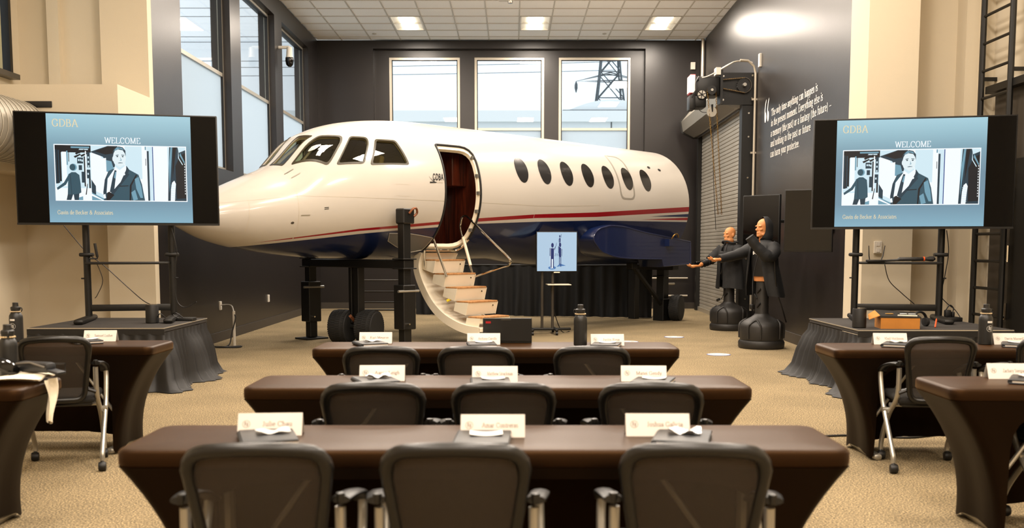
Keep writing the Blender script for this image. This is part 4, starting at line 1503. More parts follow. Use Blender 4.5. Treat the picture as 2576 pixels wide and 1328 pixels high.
# conduits, boxes and switches on the walls
def conduit(pts, r, label, nm='conduit', m='conduit'):
    t = thing(nm, label, 'conduit', pts[0])
    o = Vector(pts[0])
    MB().tube([Vector(p) - o for p in pts], r, 8).build('pipe', m, t)
    return t, o
yy = DY0 - .33
t, o = conduit([(xr(yy) - .03, yy, .3), (xr(yy) - .03, yy, 4.35), (xr(yy) - .06, yy, 4.47), (xr(yy) - .16, yy, 4.56), (xr(yy) - .3, yy, 4.57)], .022, 'cream conduit running up beside the rolling door guide')
for z in (1.0, 2.2, 3.0, 3.9):
    MB().box(-.06, .03, -.015, .015, z - .3, z - .27).build('strap', 'conduit', t, smooth=0)
conduit([(xr(23.1) - .05, 23.1, 4.3), (xr(23.1) - .05, 23.1, ZC)], .04, 'pale conduit in the rear right corner under the ceiling')
def plate(name, label, cat, loc, size, m='white_plastic', detail=True, axis='X'):
    t = thing(name, label, cat, loc)
    w, h, d = size
    if axis == 'X':
        MB().rbox(-d, d, -w / 2, w / 2, -h / 2, h / 2, .004, 1).build('plate', m, t)
        if detail:
            for z in (-.25, .25):
                MB().box(-d - .004, d + .004, -w * .22, w * .22, z * h - h * .14, z * h + h * .14).build('socket', 'card', t, smooth=0)
    else:
        MB().rbox(-w / 2, w / 2, -d, d, -h / 2, h / 2, .004, 1).build('plate', m, t)
        if detail:
            for z in (-.25, .25):
                MB().box(-w * .22, w * .22, -d - .004, d + .004, z * h - h * .14, z * h + h * .14).build('socket', 'card', t, smooth=0)
    return t
plate('outlet_box', 'small white outlet on the dark right wall above the motor', 'outlet', (xr(17.35) - .02, 17.35, 4.52), (.09, .22, .02))
plate('motion_sensor', 'small white sensor high in the rear right corner', 'sensor', (4.05, YB - .04, 5.45), (.1, .16, .03), detail=False, axis='Y')
plate('thermostat', 'small white box on the corner of the beige soffit', 'sensor', (XL - .05, YL - .18, 3.06), (.07, .15, .03), detail=False, axis='Y')
plate('wall_outlet', 'white outlet low on the left dark wall near the floor cable', 'outlet', (XL + .012, 15.15, .53), (.08, .13, .012))
plate('wall_outlet', 'white outlet on the left dark wall nearest the end wall', 'outlet', (XL + .012, 18.15, .49), (.08, .13, .012))
plate('wall_outlet', 'white outlet on the beige wall behind the right screen stand', 'outlet', (4.22, YR - .012, 1.4), (.09, .14, .012), axis='Y')
plate('light_switch', 'tall white switch plate on the dark wall between the wall displays', 'switch', (xr(13.6) - .012, 13.6, 1.63), (.06, .2, .012), detail=False)
plate('light_switch', 'small white switch plate beside the mannequin with raised sleeve', 'switch', (xr(14.9) - .012, 14.9, 1.63), (.06, .16, .012), detail=False)
t = thing('door_control', 'grey control station with blue button behind the mannequins', 'control', (xr(16.9), 16.9, 1.35))
MB().rbox(-.07, -.002, -.09, .09, -.12, .12, .008).build('box', 'white_plastic', t)
MB().lathe([(.02, -.085), (.02, -.07)], 12, (0, 0, .05), 'X').build('button', 'sign_blue', t)
MB().rbox(-.06, -.002, -.06, .06, .2, .48, .008).build('upper_box', 'black', t)
# dome camera outside the glass in the left corner
t = thing('dome_camera', 'small white and black dome security camera by the left corner window', 'camera', (XL + .2, 19.42, 4.86))
MB().lathe([(.02, .28), (.05, .27), (.06, .12), (.07, .08)], 16).build('housing', 'white_plastic', t)
MB().lathe([(.075, .08), (.08, .02), (.065, -.05), (.03, -.085), (.005, -.09)], 16).build('dome', 'black_gloss', t)
MB().tube([(-.2, 0, .27), (0, 0, .27)], .03, 8).build('arm', 'white_plastic', t)
# ceiling fittings
t = thing('smoke_strobe', 'white ceiling strobe with clear lens at the top centre', 'alarm', (-.1, 19.4, ZC))
MB().rbox(-.16, .12, -.08, .08, -.05, 0, .02).build('base', 'white_plastic', t)
MB().lathe([(.05, -.05), (.045, -.09), (.02, -.1)], 12, (.06, 0, 0)).build('lens', 'chrome', t)
for x, lab in ((-3.0, 'left'), (2.0, 'right')):
    t = thing('sprinkler_head', 'small round sprinkler cover plate in the ceiling at the %s' % lab, 'sprinkler', (x, 22.55, ZC))
    MB().lathe([(.045, 0), (.045, -.01), (.02, -.02)], 14).build('cover', 'tgrid', t)
# floor cable box under the left wall
t = thing('floor_cable', 'white power pole with black cable beside the left dark wall', 'cable', (-3.95, 14.35, 0))
MB().rbox(-.016, .016, -.016, .016, 0, .5, .004, 1).build('pole', 'white_plastic', t)
MB().tube(smooth_path([(0, 0, .46), (.03, -.03, .40), (-.02, -.05, .2), (-.06, -.1, .02), (-.2, -.25, .012), (.1, -.3, .012), (.12, -.1, .012), (-.1, -.2, .012), (-.3, -.15, .012)], 5), .009, 5).build('cable', 'black', t)
MB().tube(smooth_path([(0, 0, .48), (-.15, .4, .56), (-.4, .77, .54)], 5), .009, 5).build('cable', 'white_plastic', t)
# white pipes low on the end wall
for z, lab in ((.30, 'lower'), (.70, 'upper')):
    tag(MB().tube([(3.0, YB - .08, z), (4.0, YB - .08, z)], .02, 8).build('wall_pipe', 'conduit'), '%s white pipe along the end wall behind the tail' % lab, 'pipe')

# ------------------------------------------------------------------ quotation on the right wall
Q = ['The only time anything can happen is', 'in the present moment. Everything else is', 'a memory (the past) or a fantasy (the future) -', 'and nothing in the past or future', 'can harm your protectee.']
ux = Vector((-0.0223, -1, 0)).normalized()
uz = Vector((0, 0, 1))
y0 = 16.5
org = Vector((xr(y0) - .004, y0, 0))
quote = thing('wall_quote', 'white serif quotation lettered on the dark right wall', 'lettering', org)
for k, (line, wd) in enumerate(zip(Q, (2.69, 2.95, 3.35, 2.38, 1.8))):
    tw = lettering(line, .158)[1]
    pos = 0.0
    for word in line.split(' '):
        mb = MB()
        w0 = lettering(word + ' ', .158)[1]
        put_text(mb, word, .158, ux * (pos * wd / tw) + uz * (3.49 - .163 * k), ux, uz, lettering(word, .158)[1] * wd / tw, thick=.10, thin=.04)
        pos += w0
        mb.build('word', 'text_white', quote, smooth=0, recalc=False)
mb = MB()
for j in (0, 1):
    c = ux * (-.42 + .19 * j) + uz * 3.56
    pts = [(.065 * math.cos(R(a)), -.04 + .085 * math.sin(R(a))) for a in range(0, 360, 24)]
    mb.poly([tuple(c + ux * a + uz * b) for a, b in pts])
    tail = [(-.065, -.04), (-.06, .09), (-.02, .19), (.05, .25), (.055, .22), (.01, .16), (-.01, .08), (.0, .02)]
    mb.poly([tuple(c + ux * a + uz * b + Vector((-.0002, 0, 0))) for a, b in tail])
mb.build('quote_mark', 'text_white', quote, smooth=0, recalc=False)

# ------------------------------------------------------------------ wall displays
def wall_display(c, w, h, rz, label):
    t = thing('wall_display', label, 'television', c, rz)
    MB().rbox(-w / 2, w / 2, -.02, .03, -h / 2, h / 2, .006).build('body', 'black', t)
    MB().box(-w / 2 + .012, w / 2 - .012, -.0215, -.02, -h / 2 + .02, h / 2 - .012).build('screen', 'screen_mirror', t, smooth=0)
    yw = (xr(c[1]) - c[0])
    M = Matrix.Rotation(-rz, 4, 'Z')
    a = M @ Vector((yw - .01, .25, 0))
    MB().tube([(0, .03, 0), tuple(a)], .025, 8).build('arm', 'black_metal', t)
    MB(Matrix.Translation(a) @ M).rbox(-.02, .0, -.1, .1, -.15, .15, .005).build('wall_plate', 'black_metal', t)
wall_display((3.60, 14.75, 1.78), .62, .74, R(-48), 'black wall display behind the hooded mannequin')
wall_display((3.70, 12.75, 1.73), .60, .78, R(-30), 'black wall display beside the right screen')

# ------------------------------------------------------------------ display cart with pictogram
ct = thing('display_cart', 'black wheeled cart carrying a small square screen under the wing', 'cart', (.57, 16.4, 0), R(4))
for x in (-.09, .08):
    MB().tube([(x, 0, .09), (x, 0, 1.25)], .023, 10).build('pole', 'grey_metal', ct)
MB().rbox(-.02, .36, -.22, .16, .795, .81, .01).build('shelf', 'trim_cream', ct)
MB().rbox(-.3, .38, -.03, .03, .06, .1, .01).build('base_bar', 'black_metal', ct)
for x in (-.27, .12):
    MB().rbox(x - .025, x + .025, -.3, .3, .06, .1, .01).build('base_leg', 'black_metal', ct)
    for y in (-.28, .28):
        c = MB().tube([(x, y, .08), (x, y, .05)], .012, 6).build('caster', 'black', ct)
        MB().lathe([(.012, -.02), (.03, -.018), (.03, .018), (.012, .02)], 14, (x, y, .03), 'X').build('wheel', 'black', c)
MB().tube(smooth_path([(.1, .02, 1.0), (.06, .04, .7), (.1, .03, .4), (.25, .2, .03), (.4, .35, .01)], 5), .008, 5).build('cable', 'black', ct)
sw, sh = .64, .62
scn = thing('pictogram_screen', 'small lit square screen showing two navy stick figures', 'screen', (.71, 16.34, 1.33), R(6))
MB().rbox(-sw / 2 - .012, sw / 2 + .012, -.03, .03, -sh / 2 - .012, sh / 2 + .012, .006).build('body', 'black', scn)
emat('picto_bg', '#b4cfe6', 0.95)
emat('picto_fg', '#132a66', 1.0)
emat('picto_mid', '#4f7db4', 1.0)
emat('picto_white', '#e6f0f8', 1.0)
mb = MB()
LAY = [0]
def flat(pts, mi, W=sw, H=sh, y=-.0305):
    LAY[0] += 1
    mb.cur = mi
    mb.poly([((u - .5) * W, y - .00012 * LAY[0], (.5 - v) * H) for u, v in pts])
def ell(cu, cv, ru, rv, n=18, a0=0, a1=360):
    return [(cu + ru * math.cos(R(a0 + (a1 - a0) * k / n)), cv + rv * math.sin(R(a0 + (a1 - a0) * k / n))) for k in range(n)]
flat([(0, 0), (1, 0), (1, 1), (0, 1)], 0)
flat(ell(.38, .915, .098, .043), 2)
flat([(.49, .89), (.58, .805), (.73, .86)], 2)
def stick(x, top, k, lean=0):
    flat(ell(x, top + .06 * k, .034 * k, .062 * k), 1)
    flat([(x - .04 * k, top + .135 * k), (x + .04 * k, top + .135 * k + lean), (x + .04 * k, top + .41 * k), (x - .04 * k, top + .41 * k)], 1)
flat([(.33, .405), (.43, .405), (.43, .69), (.415, .93), (.34, .93), (.33, .69)], 3)
flat(ell(.387, .335, .033, .061), 1)
flat([(.345, .41), (.425, .41), (.425, .69), (.345, .69)], 1)
flat([(.345, .68), (.368, .68), (.368, .915), (.345, .915)], 1)
flat([(.402, .68), (.425, .68), (.425, .92), (.402, .92)], 1)
flat([(.32, .405), (.335, .405), (.335, .61), (.318, .61)], 1)
flat([(.43, .43), (.475, .34), (.482, .345), (.437, .47)], 1)
flat([(.475, .34), (.488, .265), (.494, .268), (.484, .35)], 1)
flat(ell(.572, .105, .016, .034), 1)
flat([(.555, .15), (.592, .15), (.59, .26), (.558, .26)], 1)
flat([(.595, .13), (.607, .045), (.614, .048), (.603, .14)], 1)
flat([(.553, .17), (.545, .22), (.55, .26), (.543, .26), (.537, .22), (.547, .165)], 1)
flat([(.555, .26), (.568, .26), (.56, .36), (.55, .36)], 1)
flat(ell(.583, .325, .025, .06), 1)
flat([(.545, .36), (.605, .41), (.608, .64), (.56, .64), (.548, .6)], 1)
flat([(.533, .36), (.543, .36), (.546, .54), (.535, .54)], 1)
flat([(.617, .43), (.63, .43), (.628, .62), (.618, .62)], 1)
flat([(.556, .63), (.574, .63), (.572, .84), (.556, .84)], 1)
flat([(.59, .63), (.608, .63), (.608, .89), (.592, .89)], 1)
mb.cur = 1
put_text(mb, '20 ft', .055, ((.435 - .5) * sw, -.036, (.5 - .61) * sh), (1, 0, 0), (0, 0, 1), .06, thick=.09, thin=.07, serif=False, slant=.2)
mb.build('picture', ['picto_bg', 'picto_fg', 'picto_mid', 'picto_white'], scn, smooth=0, recalc=False)
MB().rbox(-.05, .05, -.035, -.02, -sh / 2 - .03, -sh / 2 - .012, .004).build('badge', 'trim_cream', scn)

# ------------------------------------------------------------------ round floor stickers
for (px, py, lab) in ((2.7, 13.2, 'nearest the front mannequin'), (2.53, 15.8, 'farther one behind the front desk row'), (1.72, 15.0, 'half hidden behind the front desk')):
    t = thing('floor_sticker', 'round white floor sticker on the carpet, %s' % lab, 'sticker', (px, py, 0))
    MB().lathe([(.155, 0.001), (.155, .004), (.005, .004)], 28, cap=False).build('rim', 'sticker_ring', t)
    MB().lathe([(.142, 0.0045), (.142, .0055), (.005, .0055)], 28, cap=False).build('disc', 'sticker', t)
    MB().lathe([(.10, 0.006), (.10, .0065), (.005, .0065)], 24, cap=False).build('mark', 'sticker_mid', t)
    MB().lathe([(.05, 0.007), (.05, .0075), (.003, .0075)], 20, cap=False).build('mark', 'sticker', t)

# ------------------------------------------------------------------ training mannequins on weighted bases
def ellipsoid(mb, c, r, n=12, m=8):
    rings = []
    for i in range(m + 1):
        a = math.pi * (i + .02) / (m + .04) - math.pi / 2
        rings.append([(c[0] + r[0] * math.cos(a) * math.cos(2 * math.pi * k / n), c[1] + r[1] * math.cos(a) * math.sin(2 * math.pi * k / n), c[2] + r[2] * math.sin(a)) for k in range(n)])
    mb.rings(rings)

def head_mesh(mb, z0, k=1.0):
    sec = [(-.0, .028, -.098, -.05), (.015, .044, -.108, -.01), (.045, .060, -.106, .03), (.075, .066, -.103, .06), (.105, .071, -.100, .085), (.13, .074, -.100, .095),
           (.155, .076, -.104, .099), (.18, .075, -.100, .099), (.205, .069, -.088, .09), (.228, .054, -.064, .068), (.245, .03, -.034, .036), (.252, .008, -.008, .01)]
    n = 24
    rings = []
    for z, w, yf, yb in sec:
        cy, ry = (yf + yb) / 2, (yb - yf) / 2
        ring = []
        for j in range(n):
            a = 2 * math.pi * j / n
            x, y = w * math.cos(a), cy + ry * math.sin(a)
            ring.append((x * k, y * k, z0 + z * k))
        rings.append(ring)
    mb.rings(rings)
    # nose, brow, cheekbones, lips, chin, ears
    mb.rings([[(-.009 * k, -.1 * k, z0 + .135 * k), (.009 * k, -.1 * k, z0 + .135 * k), (0, -.118 * k, z0 + .135 * k)],
              [(-.019 * k, -.1 * k, z0 + .087 * k), (.019 * k, -.1 * k, z0 + .087 * k), (0, -.142 * k, z0 + .092 * k)],
              [(-.014 * k, -.1 * k, z0 + .08 * k), (.014 * k, -.1 * k, z0 + .08 * k), (0, -.125 * k, z0 + .08 * k)]])
    for s in (-1, 1):
        ellipsoid(mb, (s * .034 * k, -.098 * k, z0 + .146 * k), (.03 * k, .016 * k, .010 * k))
        ellipsoid(mb, (s * .045 * k, -.085 * k, z0 + .098 * k), (.022 * k, .02 * k, .018 * k))
        ellipsoid(mb, (s * .079 * k, .006 * k, z0 + .115 * k), (.012 * k, .022 * k, .034 * k))
        ellipsoid(mb, (s * .055 * k, -.02 * k, z0 + .03 * k), (.02 * k, .06 * k, .03 * k))
    ellipsoid(mb, (0, -.106 * k, z0 + .058 * k), (.026 * k, .012 * k, .007 * k))
    ellipsoid(mb, (0, -.105 * k, z0 + .045 * k), (.023 * k, .012 * k, .008 * k))
    ellipsoid(mb, (0, -.098 * k, z0 + .015 * k), (.026 * k, .018 * k, .02 * k))

def hand_mesh(mb, w, d, side):
    """open hand: w wrist point, d forward direction; palm up a little, five unequal fingers"""
    d = d.normalized()
    sd = d.cross(Vector((0, 0, 1))).normalized() * side
    up = sd.cross(d).normalized() * side
    P = lambda a, b, c: w + d * a + sd * b + up * c
    mb.tube([P(-.1, 0, 0), P(-.02, 0, 0), P(.02, 0, 0), P(.06, 0, 0), P(.09, 0, 0)], [.034, .028, .033, .040, .034], 12, flat=.72)
    L = [(.030, .070, .0085), (.010, .082, .009), (-.010, .075, .009), (-.029, .058, .008)]
    for b, l, r in L:
        mb.tube([P(.075, b, 0), P(.09 + l * .4, b * 1.15, .006), P(.09 + l * .75, b * 1.2, .022), P(.088 + l, b * 1.15, .044)], [r * 1.1, r * 1.05, r, r * .8], 8)
    mb.tube([P(.025, .028, 0), P(.05, .052, .016), P(.075, .056, .036), P(.095, .05, .05)], [.014, .012, .011, .008], 8)

def base_and_post(t, ztop):
    b = MB().lathe([(.02, 0), (.30, 0), (.315, .02), (.318, .085), (.305, .11), (.29, .115), (.295, .13), (.30, .30), (.285, .345), (.235, .385), (.15, .43), (.105, .465), (.098, .48)], 40).build('base', 'base_vinyl', t)
    for k in range(4):
        a = R(90 * k - 60)
        pts = []
        for da, z, r in ((-.30, .14, .302), (-.30, .30, .306), (-.22, .355, .285), (0, .40, .225), (.22, .355, .285), (.30, .30, .306), (.30, .14, .302)):
            pts.append((r * math.cos(a + da), r * math.sin(a + da), z))
        MB().tube(smooth_path(pts, 3), .013, 6).build('rib', 'base_vinyl', b)
    MB().tube([(0, 0, .46), (0, 0, .5), (0, 0, ztop)], [.098, .092, .085], 20).build('post', 'base_vinyl', t)
    for z, s in ((.60, 1), (.72, -1), (.80, 1)):
        M = Matrix.Translation((.03 * s, -.09, z)) @ Matrix.Rotation(R(45 * s), 4, 'Y')
        MB(M).rbox(-.012, .012, -.012, .012, -.045, .045, .006).build('adjuster_slot', 'black', t)

def torso_mesh(mb, z0, z1):
    sec = [(z0, .135, .10), (z0 + .1, .15, .105), (z0 + .25, .17, .115), (z0 + .4, .185, .12), (z1 - .06, .19, .11), (z1, .13, .085), (z1 + .03, .07, .065), (z1 + .12, .06, .06)]
    mb.rings([[(w * math.cos(2 * math.pi * k / 24), d * math.sin(2 * math.pi * k / 24), z) for k in range(24)] for z, w, d in sec])

def coat(name, m, t, secs, gap0, gap1, wr=0.006, seed=1, thick=.012):
    """open-fronted jacket body: secs (z, halfwidth, halfdepth, yoff); the gap at the front widens from gap0 (top) to gap1 (hem), degrees"""
    rnd = random.Random(seed)
    n = 56
    ph = [rnd.uniform(0, 6.28) for _ in range(6)]
    outer, inner = [], []
    m_ = len(secs)
    for i, (z, w, d, yo) in enumerate(secs):
        g = gap0 + (gap1 - gap0) * i / (m_ - 1)
        ro, ri = [], []
        for k in range(n + 1):
            a = R(-90 + g / 2 + (360 - g) * k / n)
            f = 1 + (wr * 5 * i / m_) * (math.sin(a * 5 + ph[0]) + .7 * math.sin(a * 9 + ph[1])) + wr * math.sin(i * 1.9 + a * 2 + ph[2])
            zz = z + .012 * i / m_ * math.sin(a * 3 + ph[3])
            ro.append((w * f * math.cos(a), yo + d * f * math.sin(a), zz))
            ri.append(((w * f - thick) * math.cos(a), yo + (d * f - thick) * math.sin(a), zz))
        outer.append(ro)
        inner.append(ri)
    mb = MB()
    mb.rings([o + i[::-1] for o, i in zip(outer, inner)], True, True)
    return mb.build(name, m, t, smooth=70)

def sleeve(t, pts, rad, m, open_end=True):
    p = smooth_path(pts, 5)
    k = len(p)
    rr = []
    for i in range(k):
        u = i / (k - 1) * (len(rad) - 1)
        j = min(int(u), len(rad) - 2)
        rr.append((rad[j] + (rad[j + 1] - rad[j]) * (u - j)) * (1 + .045 * math.sin(i * 1.9)))
    mb = MB()
    mb.tube(p, rr, 16, cap=False)
    if open_end:
        d = (p[-1] - p[-2]).normalized()
        mb.tube([p[-1], p[-1] - d * .01, p[-1] - d * .1], [rr[-1], rr[-1] * .86, rr[-1] * .8], 16, cap=True)
    return mb.build('sleeve', m, t, smooth=70)

# front mannequin: hooded coat, one sleeve raised and empty
t = thing('training_mannequin', 'hooded mannequin in long open black coat with one empty sleeve raised', 'mannequin', (3.48, 14.12, 0), R(-62), 'training mannequins')
base_and_post(t, .98)
mb = MB()
torso_mesh(mb, .93, 1.44)
head_mesh(mb, 1.545)
mb.tube([(-.17, 0, 1.40), (-.21, -.12, 1.33), (-.22, -.34, 1.27), (-.19, -.6, 1.235)], [.05, .042, .038, .034], 12)
hand_mesh(mb, Vector((-.185, -.64, 1.232)), Vector((.05, -1, -.06)), 1)
b = mb.build('body', 'skin_vinyl', t)
remeshed(b, .0075, 2, 'skin_vinyl')
c = coat('coat', 'jacket_soft', t, [(1.50, .095, .09, 0), (1.47, .16, .12, 0), (1.42, .225, .15, 0), (1.30, .235, .175, .0), (1.15, .24, .19, .01), (1.0, .255, .21, .03), (.85, .275, .23, .05), (.72, .29, .24, .07)], 34, 96, .012, 3)
sleeve(t, [(-.19, 0, 1.41), (-.235, -.12, 1.34), (-.235, -.34, 1.28), (-.2, -.61, 1.24)], [.095, .085, .068, .055], 'jacket_soft')
sleeve(t, [(.19, 0, 1.41), (.27, -.06, 1.32), (.275, -.17, 1.28), (.22, -.30, 1.40), (.17, -.40, 1.54)], [.095, .09, .085, .07, .062], 'jacket_soft')
# hood wrapped round the head, open at the face
mb = MB()
hs = []
for i in range(10):
    z = 1.50 + .325 * i / 9
    w = [.10, .112, .11, .106, .104, .102, .098, .088, .066, .03][i]
    dp = [.10, .115, .12, .122, .124, .124, .118, .104, .08, .04][i]
    g = [10, 60, 92, 112, 120, 122, 118, 108, 90, 40][i]
    yo = .02
    ro = [(w * math.cos(R(-90 + g / 2 + (360 - g) * k / 36)), yo + dp * math.sin(R(-90 + g / 2 + (360 - g) * k / 36)), z) for k in range(37)]
    ri = [((w - .012) * math.cos(R(-90 + g / 2 + (360 - g) * k / 36)), yo + (dp - .012) * math.sin(R(-90 + g / 2 + (360 - g) * k / 36)), z - .004) for k in range(37)]
    hs.append(ro + ri[::-1])
mb.rings(hs, True, True)
mb.build('hood', 'jacket_soft', t, smooth=70)
mb = MB()
mb.rings([[(w * math.cos(R(-150 + 120 * k / 16)), d * math.sin(R(-150 + 120 * k / 16)), z) for k in range(17)] for z, w, d in ((1.46, .14, .118), (1.36, .2, .13), (1.22, .19, .132), (1.08, .175, .126), (1.0, .165, .122))], False, False)
s = mb.build('undershirt', 'black', t, recalc=False)
mb = MB()
for k in range(4):
    mb.box(-.05 + .03 * k, -.03 + .03 * k, -.140, -.136, 1.30 + .01 * (k % 2), 1.345 - .006 * k)
mb.build('print', 'white_print', s, smooth=0)
MB().tube(smooth_path([(.1, -.1, 1.46), (.13, -.2, 1.3), (.08, -.24, 1.0), (.1, -.26, .75), (.06, -.22, .62)], 5), .007, 6).build('lead', 'black', t)
MB().rbox(.03, .09, -.26, -.2, .55, .62, .015).build('plug', 'black', t)
MB().tube(smooth_path([(.2, .02, 1.48), (.29, -.06, 1.36), (.30, -.05, 1.1), (.27, .02, .8), (.3, .1, .55), (.27, .2, .37)], 5), .011, 6).build('hose', 'black', t)

# rear mannequin: bald, short jacket, forearm with strapped device
t = thing('training_mannequin', 'bald mannequin in short black jacket with device strapped to its forearm', 'mannequin', (3.68, 17.22, 0), R(-64), 'training mannequins')
base_and_post(t, .98)
mb = MB()
torso_mesh(mb, .9, 1.40)
head_mesh(mb, 1.49)
mb.tube([(-.17, 0, 1.36), (-.22, -.12, 1.24), (-.22, -.3, 1.14), (-.17, -.52, 1.10)], [.05, .045, .04, .034], 12)
hand_mesh(mb, Vector((-.165, -.58, 1.085)), Vector((.05, -1, -.1)), 1)
b = mb.build('body', 'skin_vinyl', t)
remeshed(b, .0075, 2, 'skin_vinyl')
coat('jacket', 'jacket', t, [(1.47, .09, .088, 0), (1.43, .15, .118, 0), (1.38, .225, .15, 0), (1.26, .245, .175, .0), (1.1, .25, .185, .01), (.95, .262, .195, .02), (.82, .272, .2, .02), (.71, .278, .205, .02)], 18, 22, .008, 8)
MB().rings([[(w * math.cos(R(-150 + 120 * k / 16)), d * math.sin(R(-150 + 120 * k / 16)), z) for k in range(17)] for z, w, d in ((1.43, .13, .112), (1.32, .2, .136), (1.18, .2, .14), (1.0, .19, .138), (.85, .18, .132))], False, False).build('undershirt', 'black', t, recalc=False)
sleeve(t, [(-.19, 0, 1.37), (-.25, -.1, 1.27), (-.24, -.22, 1.18)], [.10, .09, .085], 'jacket')
sleeve(t, [(.2, 0, 1.37), (.29, -.06, 1.28), (.28, -.2, 1.24), (.2, -.38, 1.27)], [.10, .095, .085, .07], 'jacket')
MB().tube(smooth_path([(.115, -.05, 1.47), (.06, -.1, 1.50), (-.06, -.1, 1.50), (-.115, -.05, 1.47), (-.1, .08, 1.49), (.1, .08, 1.49)], 4, True), .017, 8, loop=True).build('collar', 'jacket', t)
bd = MB().tube([(-.222, -.26, 1.155), (-.205, -.36, 1.13), (-.19, -.44, 1.115)], [.06, .056, .05], 14).build('forearm_strap', 'black', t)
MB().rbox(-.23, -.15, -.57, -.49, 1.07, 1.16, .02).build('device', 'black_gloss', t)
for y, z, in ((-.3, 1.145), (-.36, 1.13), (-.42, 1.118)):
    MB().tube([(-.215 + .06 * math.cos(2 * math.pi * k / 16), y, z + .06 * math.sin(2 * math.pi * k / 16)) for k in range(16)], .006, 5, loop=True).build('strap_band', 'chair_pad', bd)
MB().tube(smooth_path([(.06, -.1, 1.46), (.1, -.19, 1.3), (.06, -.2, 1.05), (.02, -.2, .95)], 5), .007, 6).build('lead', 'black', t)
MB().box(-.05, .03, -.19, -.183, 1.24, 1.33).build('chest_print', 'grey_metal', t, smooth=0)
MB().tube(smooth_path([(0, -.12, .75), (.02, -.13, .62), (0, -.16, .52)], 4), .006, 5).build('lead', 'black', t)
MB().tube([(-.16, -.12, .5), (-.08, -.14, .52)], .022, 8).build('plug', 'black', t)

# ------------------------------------------------------------------ stage risers with pleated skirts
def riser(name, label, x0, x1, y0, y1, z, seed):
    t = thing(name, label, 'platform', ((x0 + x1) / 2, (y0 + y1) / 2, 0))
    w, d = (x1 - x0) / 2, (y1 - y0) / 2
    MB().rbox(-w, w, -d, d, z - .05, z, .008, 1).build('deck', 'deck', t)
    e = MB()
    e.box(-w - .006, w + .006, -d - .006, -d, z - .012, z - .002).box(-w - .006, -w, -d, d, z - .012, z - .002).box(w, w + .006, -d, d, z - .012, z - .002)
    e.build('edge_trim', 'alu', t, smooth=0)
    MB().box(-w - .01, w + .01, -d - .012, -d - .006, z - .07, z - .014).build('band', 'skirt', t, smooth=0)
    rnd = random.Random(seed)
    per = [(-w, d), (-w, -d), (w, -d), (w, d)]
    pts = []
    for (ax, ay), (bx, by) in zip(per, per[1:]):
        L = math.hypot(bx - ax, by - ay)
        n = int(L / .012)
        for k in range(n):
            u = k / n
            pts.append((ax + (bx - ax) * u, ay + (by - ay) * u, (by - ay) / L, -(bx - ax) / L))
    rings = []
    lv = [(z - .05, .004, .0), (z - .12, .016, .0), (z * .7, .024, .02), (z * .45, .034, .045), (z * .2, .042, .06), (.03, .05, .09), (.008, .055, .12)]
    nP = len(pts)
    ph = [rnd.uniform(0, 6.28) for _ in range(4)]
    cx = 0
    for li, (zz, amp, flare) in enumerate(lv):
        ring = []
        for i, (x, y, nx, ny) in enumerate(pts):
            # blend normals near the corners so the cloth turns them smoothly
            s = i * .012
            wv = math.sin(s * 52 + .9 * math.sin(s * 3.1 + ph[0]) + .05 * li) + .45 * math.sin(s * 23 + ph[1] + .1 * li)
            drape = 1 + .8 * max(0, math.sin(s * 4.3 + ph[2])) + .5 * math.sin(s * 9.0 + ph[3])
            cn = math.hypot(x, y)
            corner = max(0, (abs(x) / w + abs(y) / d - 1.75) / .25)
            off = .006 + amp * .5 * (wv + 1) + flare * max(.1, drape) * (1 + .15 * corner)
            ox, oy = nx, ny
            if corner > 0:
                k = .7 * corner
                rx, ry = math.copysign(1, x), math.copysign(1, y)
                ox, oy = ox * (1 - k) + rx * k, oy * (1 - k) + ry * k
            ring.append((x + ox * off * (1 if True else 0), y + oy * off, zz + (0 if li == len(lv) - 1 else 0)))
        rings.append(ring)
    MB().rings(rings, False, False).build('skirt', 'skirt', t, smooth=80, recalc=False)
    for sx in (-1, 1):
        for sy in (-1, 1):
            MB().tube([(sx * (w - .08), sy * (d - .08), 0), (sx * (w - .08), sy * (d - .08), z - .05)], .025, 8).build('leg', 'alu_dark', t)
    return t
RZH = .62
riser('stage_riser', 'black skirted riser under the left screen stand', -4.72, -3.40, 9.85, 11.25, RZH, 1)
riser('stage_riser', 'black skirted riser under the right screen stand', 3.29, 4.76, 9.6, 11.2, RZH, 2)

# ------------------------------------------------------------------ screens on stands
emat('sl_bg', '#7fa9bd', 1.0)
nt = MATS['sl_bg'].node_tree
tc = nt.nodes.new('ShaderNodeTexCoord')
sp = nt.nodes.new('ShaderNodeSeparateXYZ')
nt.links.new(tc.outputs['Object'], sp.inputs[0])
mr = nt.nodes.new('ShaderNodeMapRange')
mr.inputs[1].default_value, mr.inputs[2].default_value = -.57, .57
nt.links.new(sp.outputs[2], mr.inputs[0])
rp = nt.nodes.new('ShaderNodeValToRGB')
e = rp.color_ramp.elements
e[0].position, e[0].color = 0.0, (*lin('#86b2c6'), 1)
e[1].position, e[1].color = 1.0, (*lin('#a6d0de'), 1)
for p, c in ((.22, '#7092a6'), (.5, '#6f8fa2'), (.72, '#7ea3b4'), (.85, '#93bccb')):
    k = e.new(p)
    k.color = (*lin(c), 1)
nt.links.new(mr.outputs[0], rp.inputs['Fac'])
nt.links.new(rp.outputs['Color'], nt.nodes['Principled BSDF'].inputs['Emission Color'])
for nm, c in (('sl_white', '#f4fbff'), ('sl_pale', '#cfe9f4'), ('sl_mid', '#6f9fb4'), ('sl_dark', '#1c3a4a'), ('sl_black', '#071420'), ('sl_gold', '#ecd9ae'), ('sl_skin', '#e2f1f6'), ('sl_suit', '#2c5262'), ('sl_line', '#173080')):
    emat(nm, c, 1.0)
SLM = ['sl_bg', 'sl_white', 'sl_pale', 'sl_mid', 'sl_dark', 'sl_black', 'sl_gold', 'sl_skin', 'sl_suit', 'sl_line']

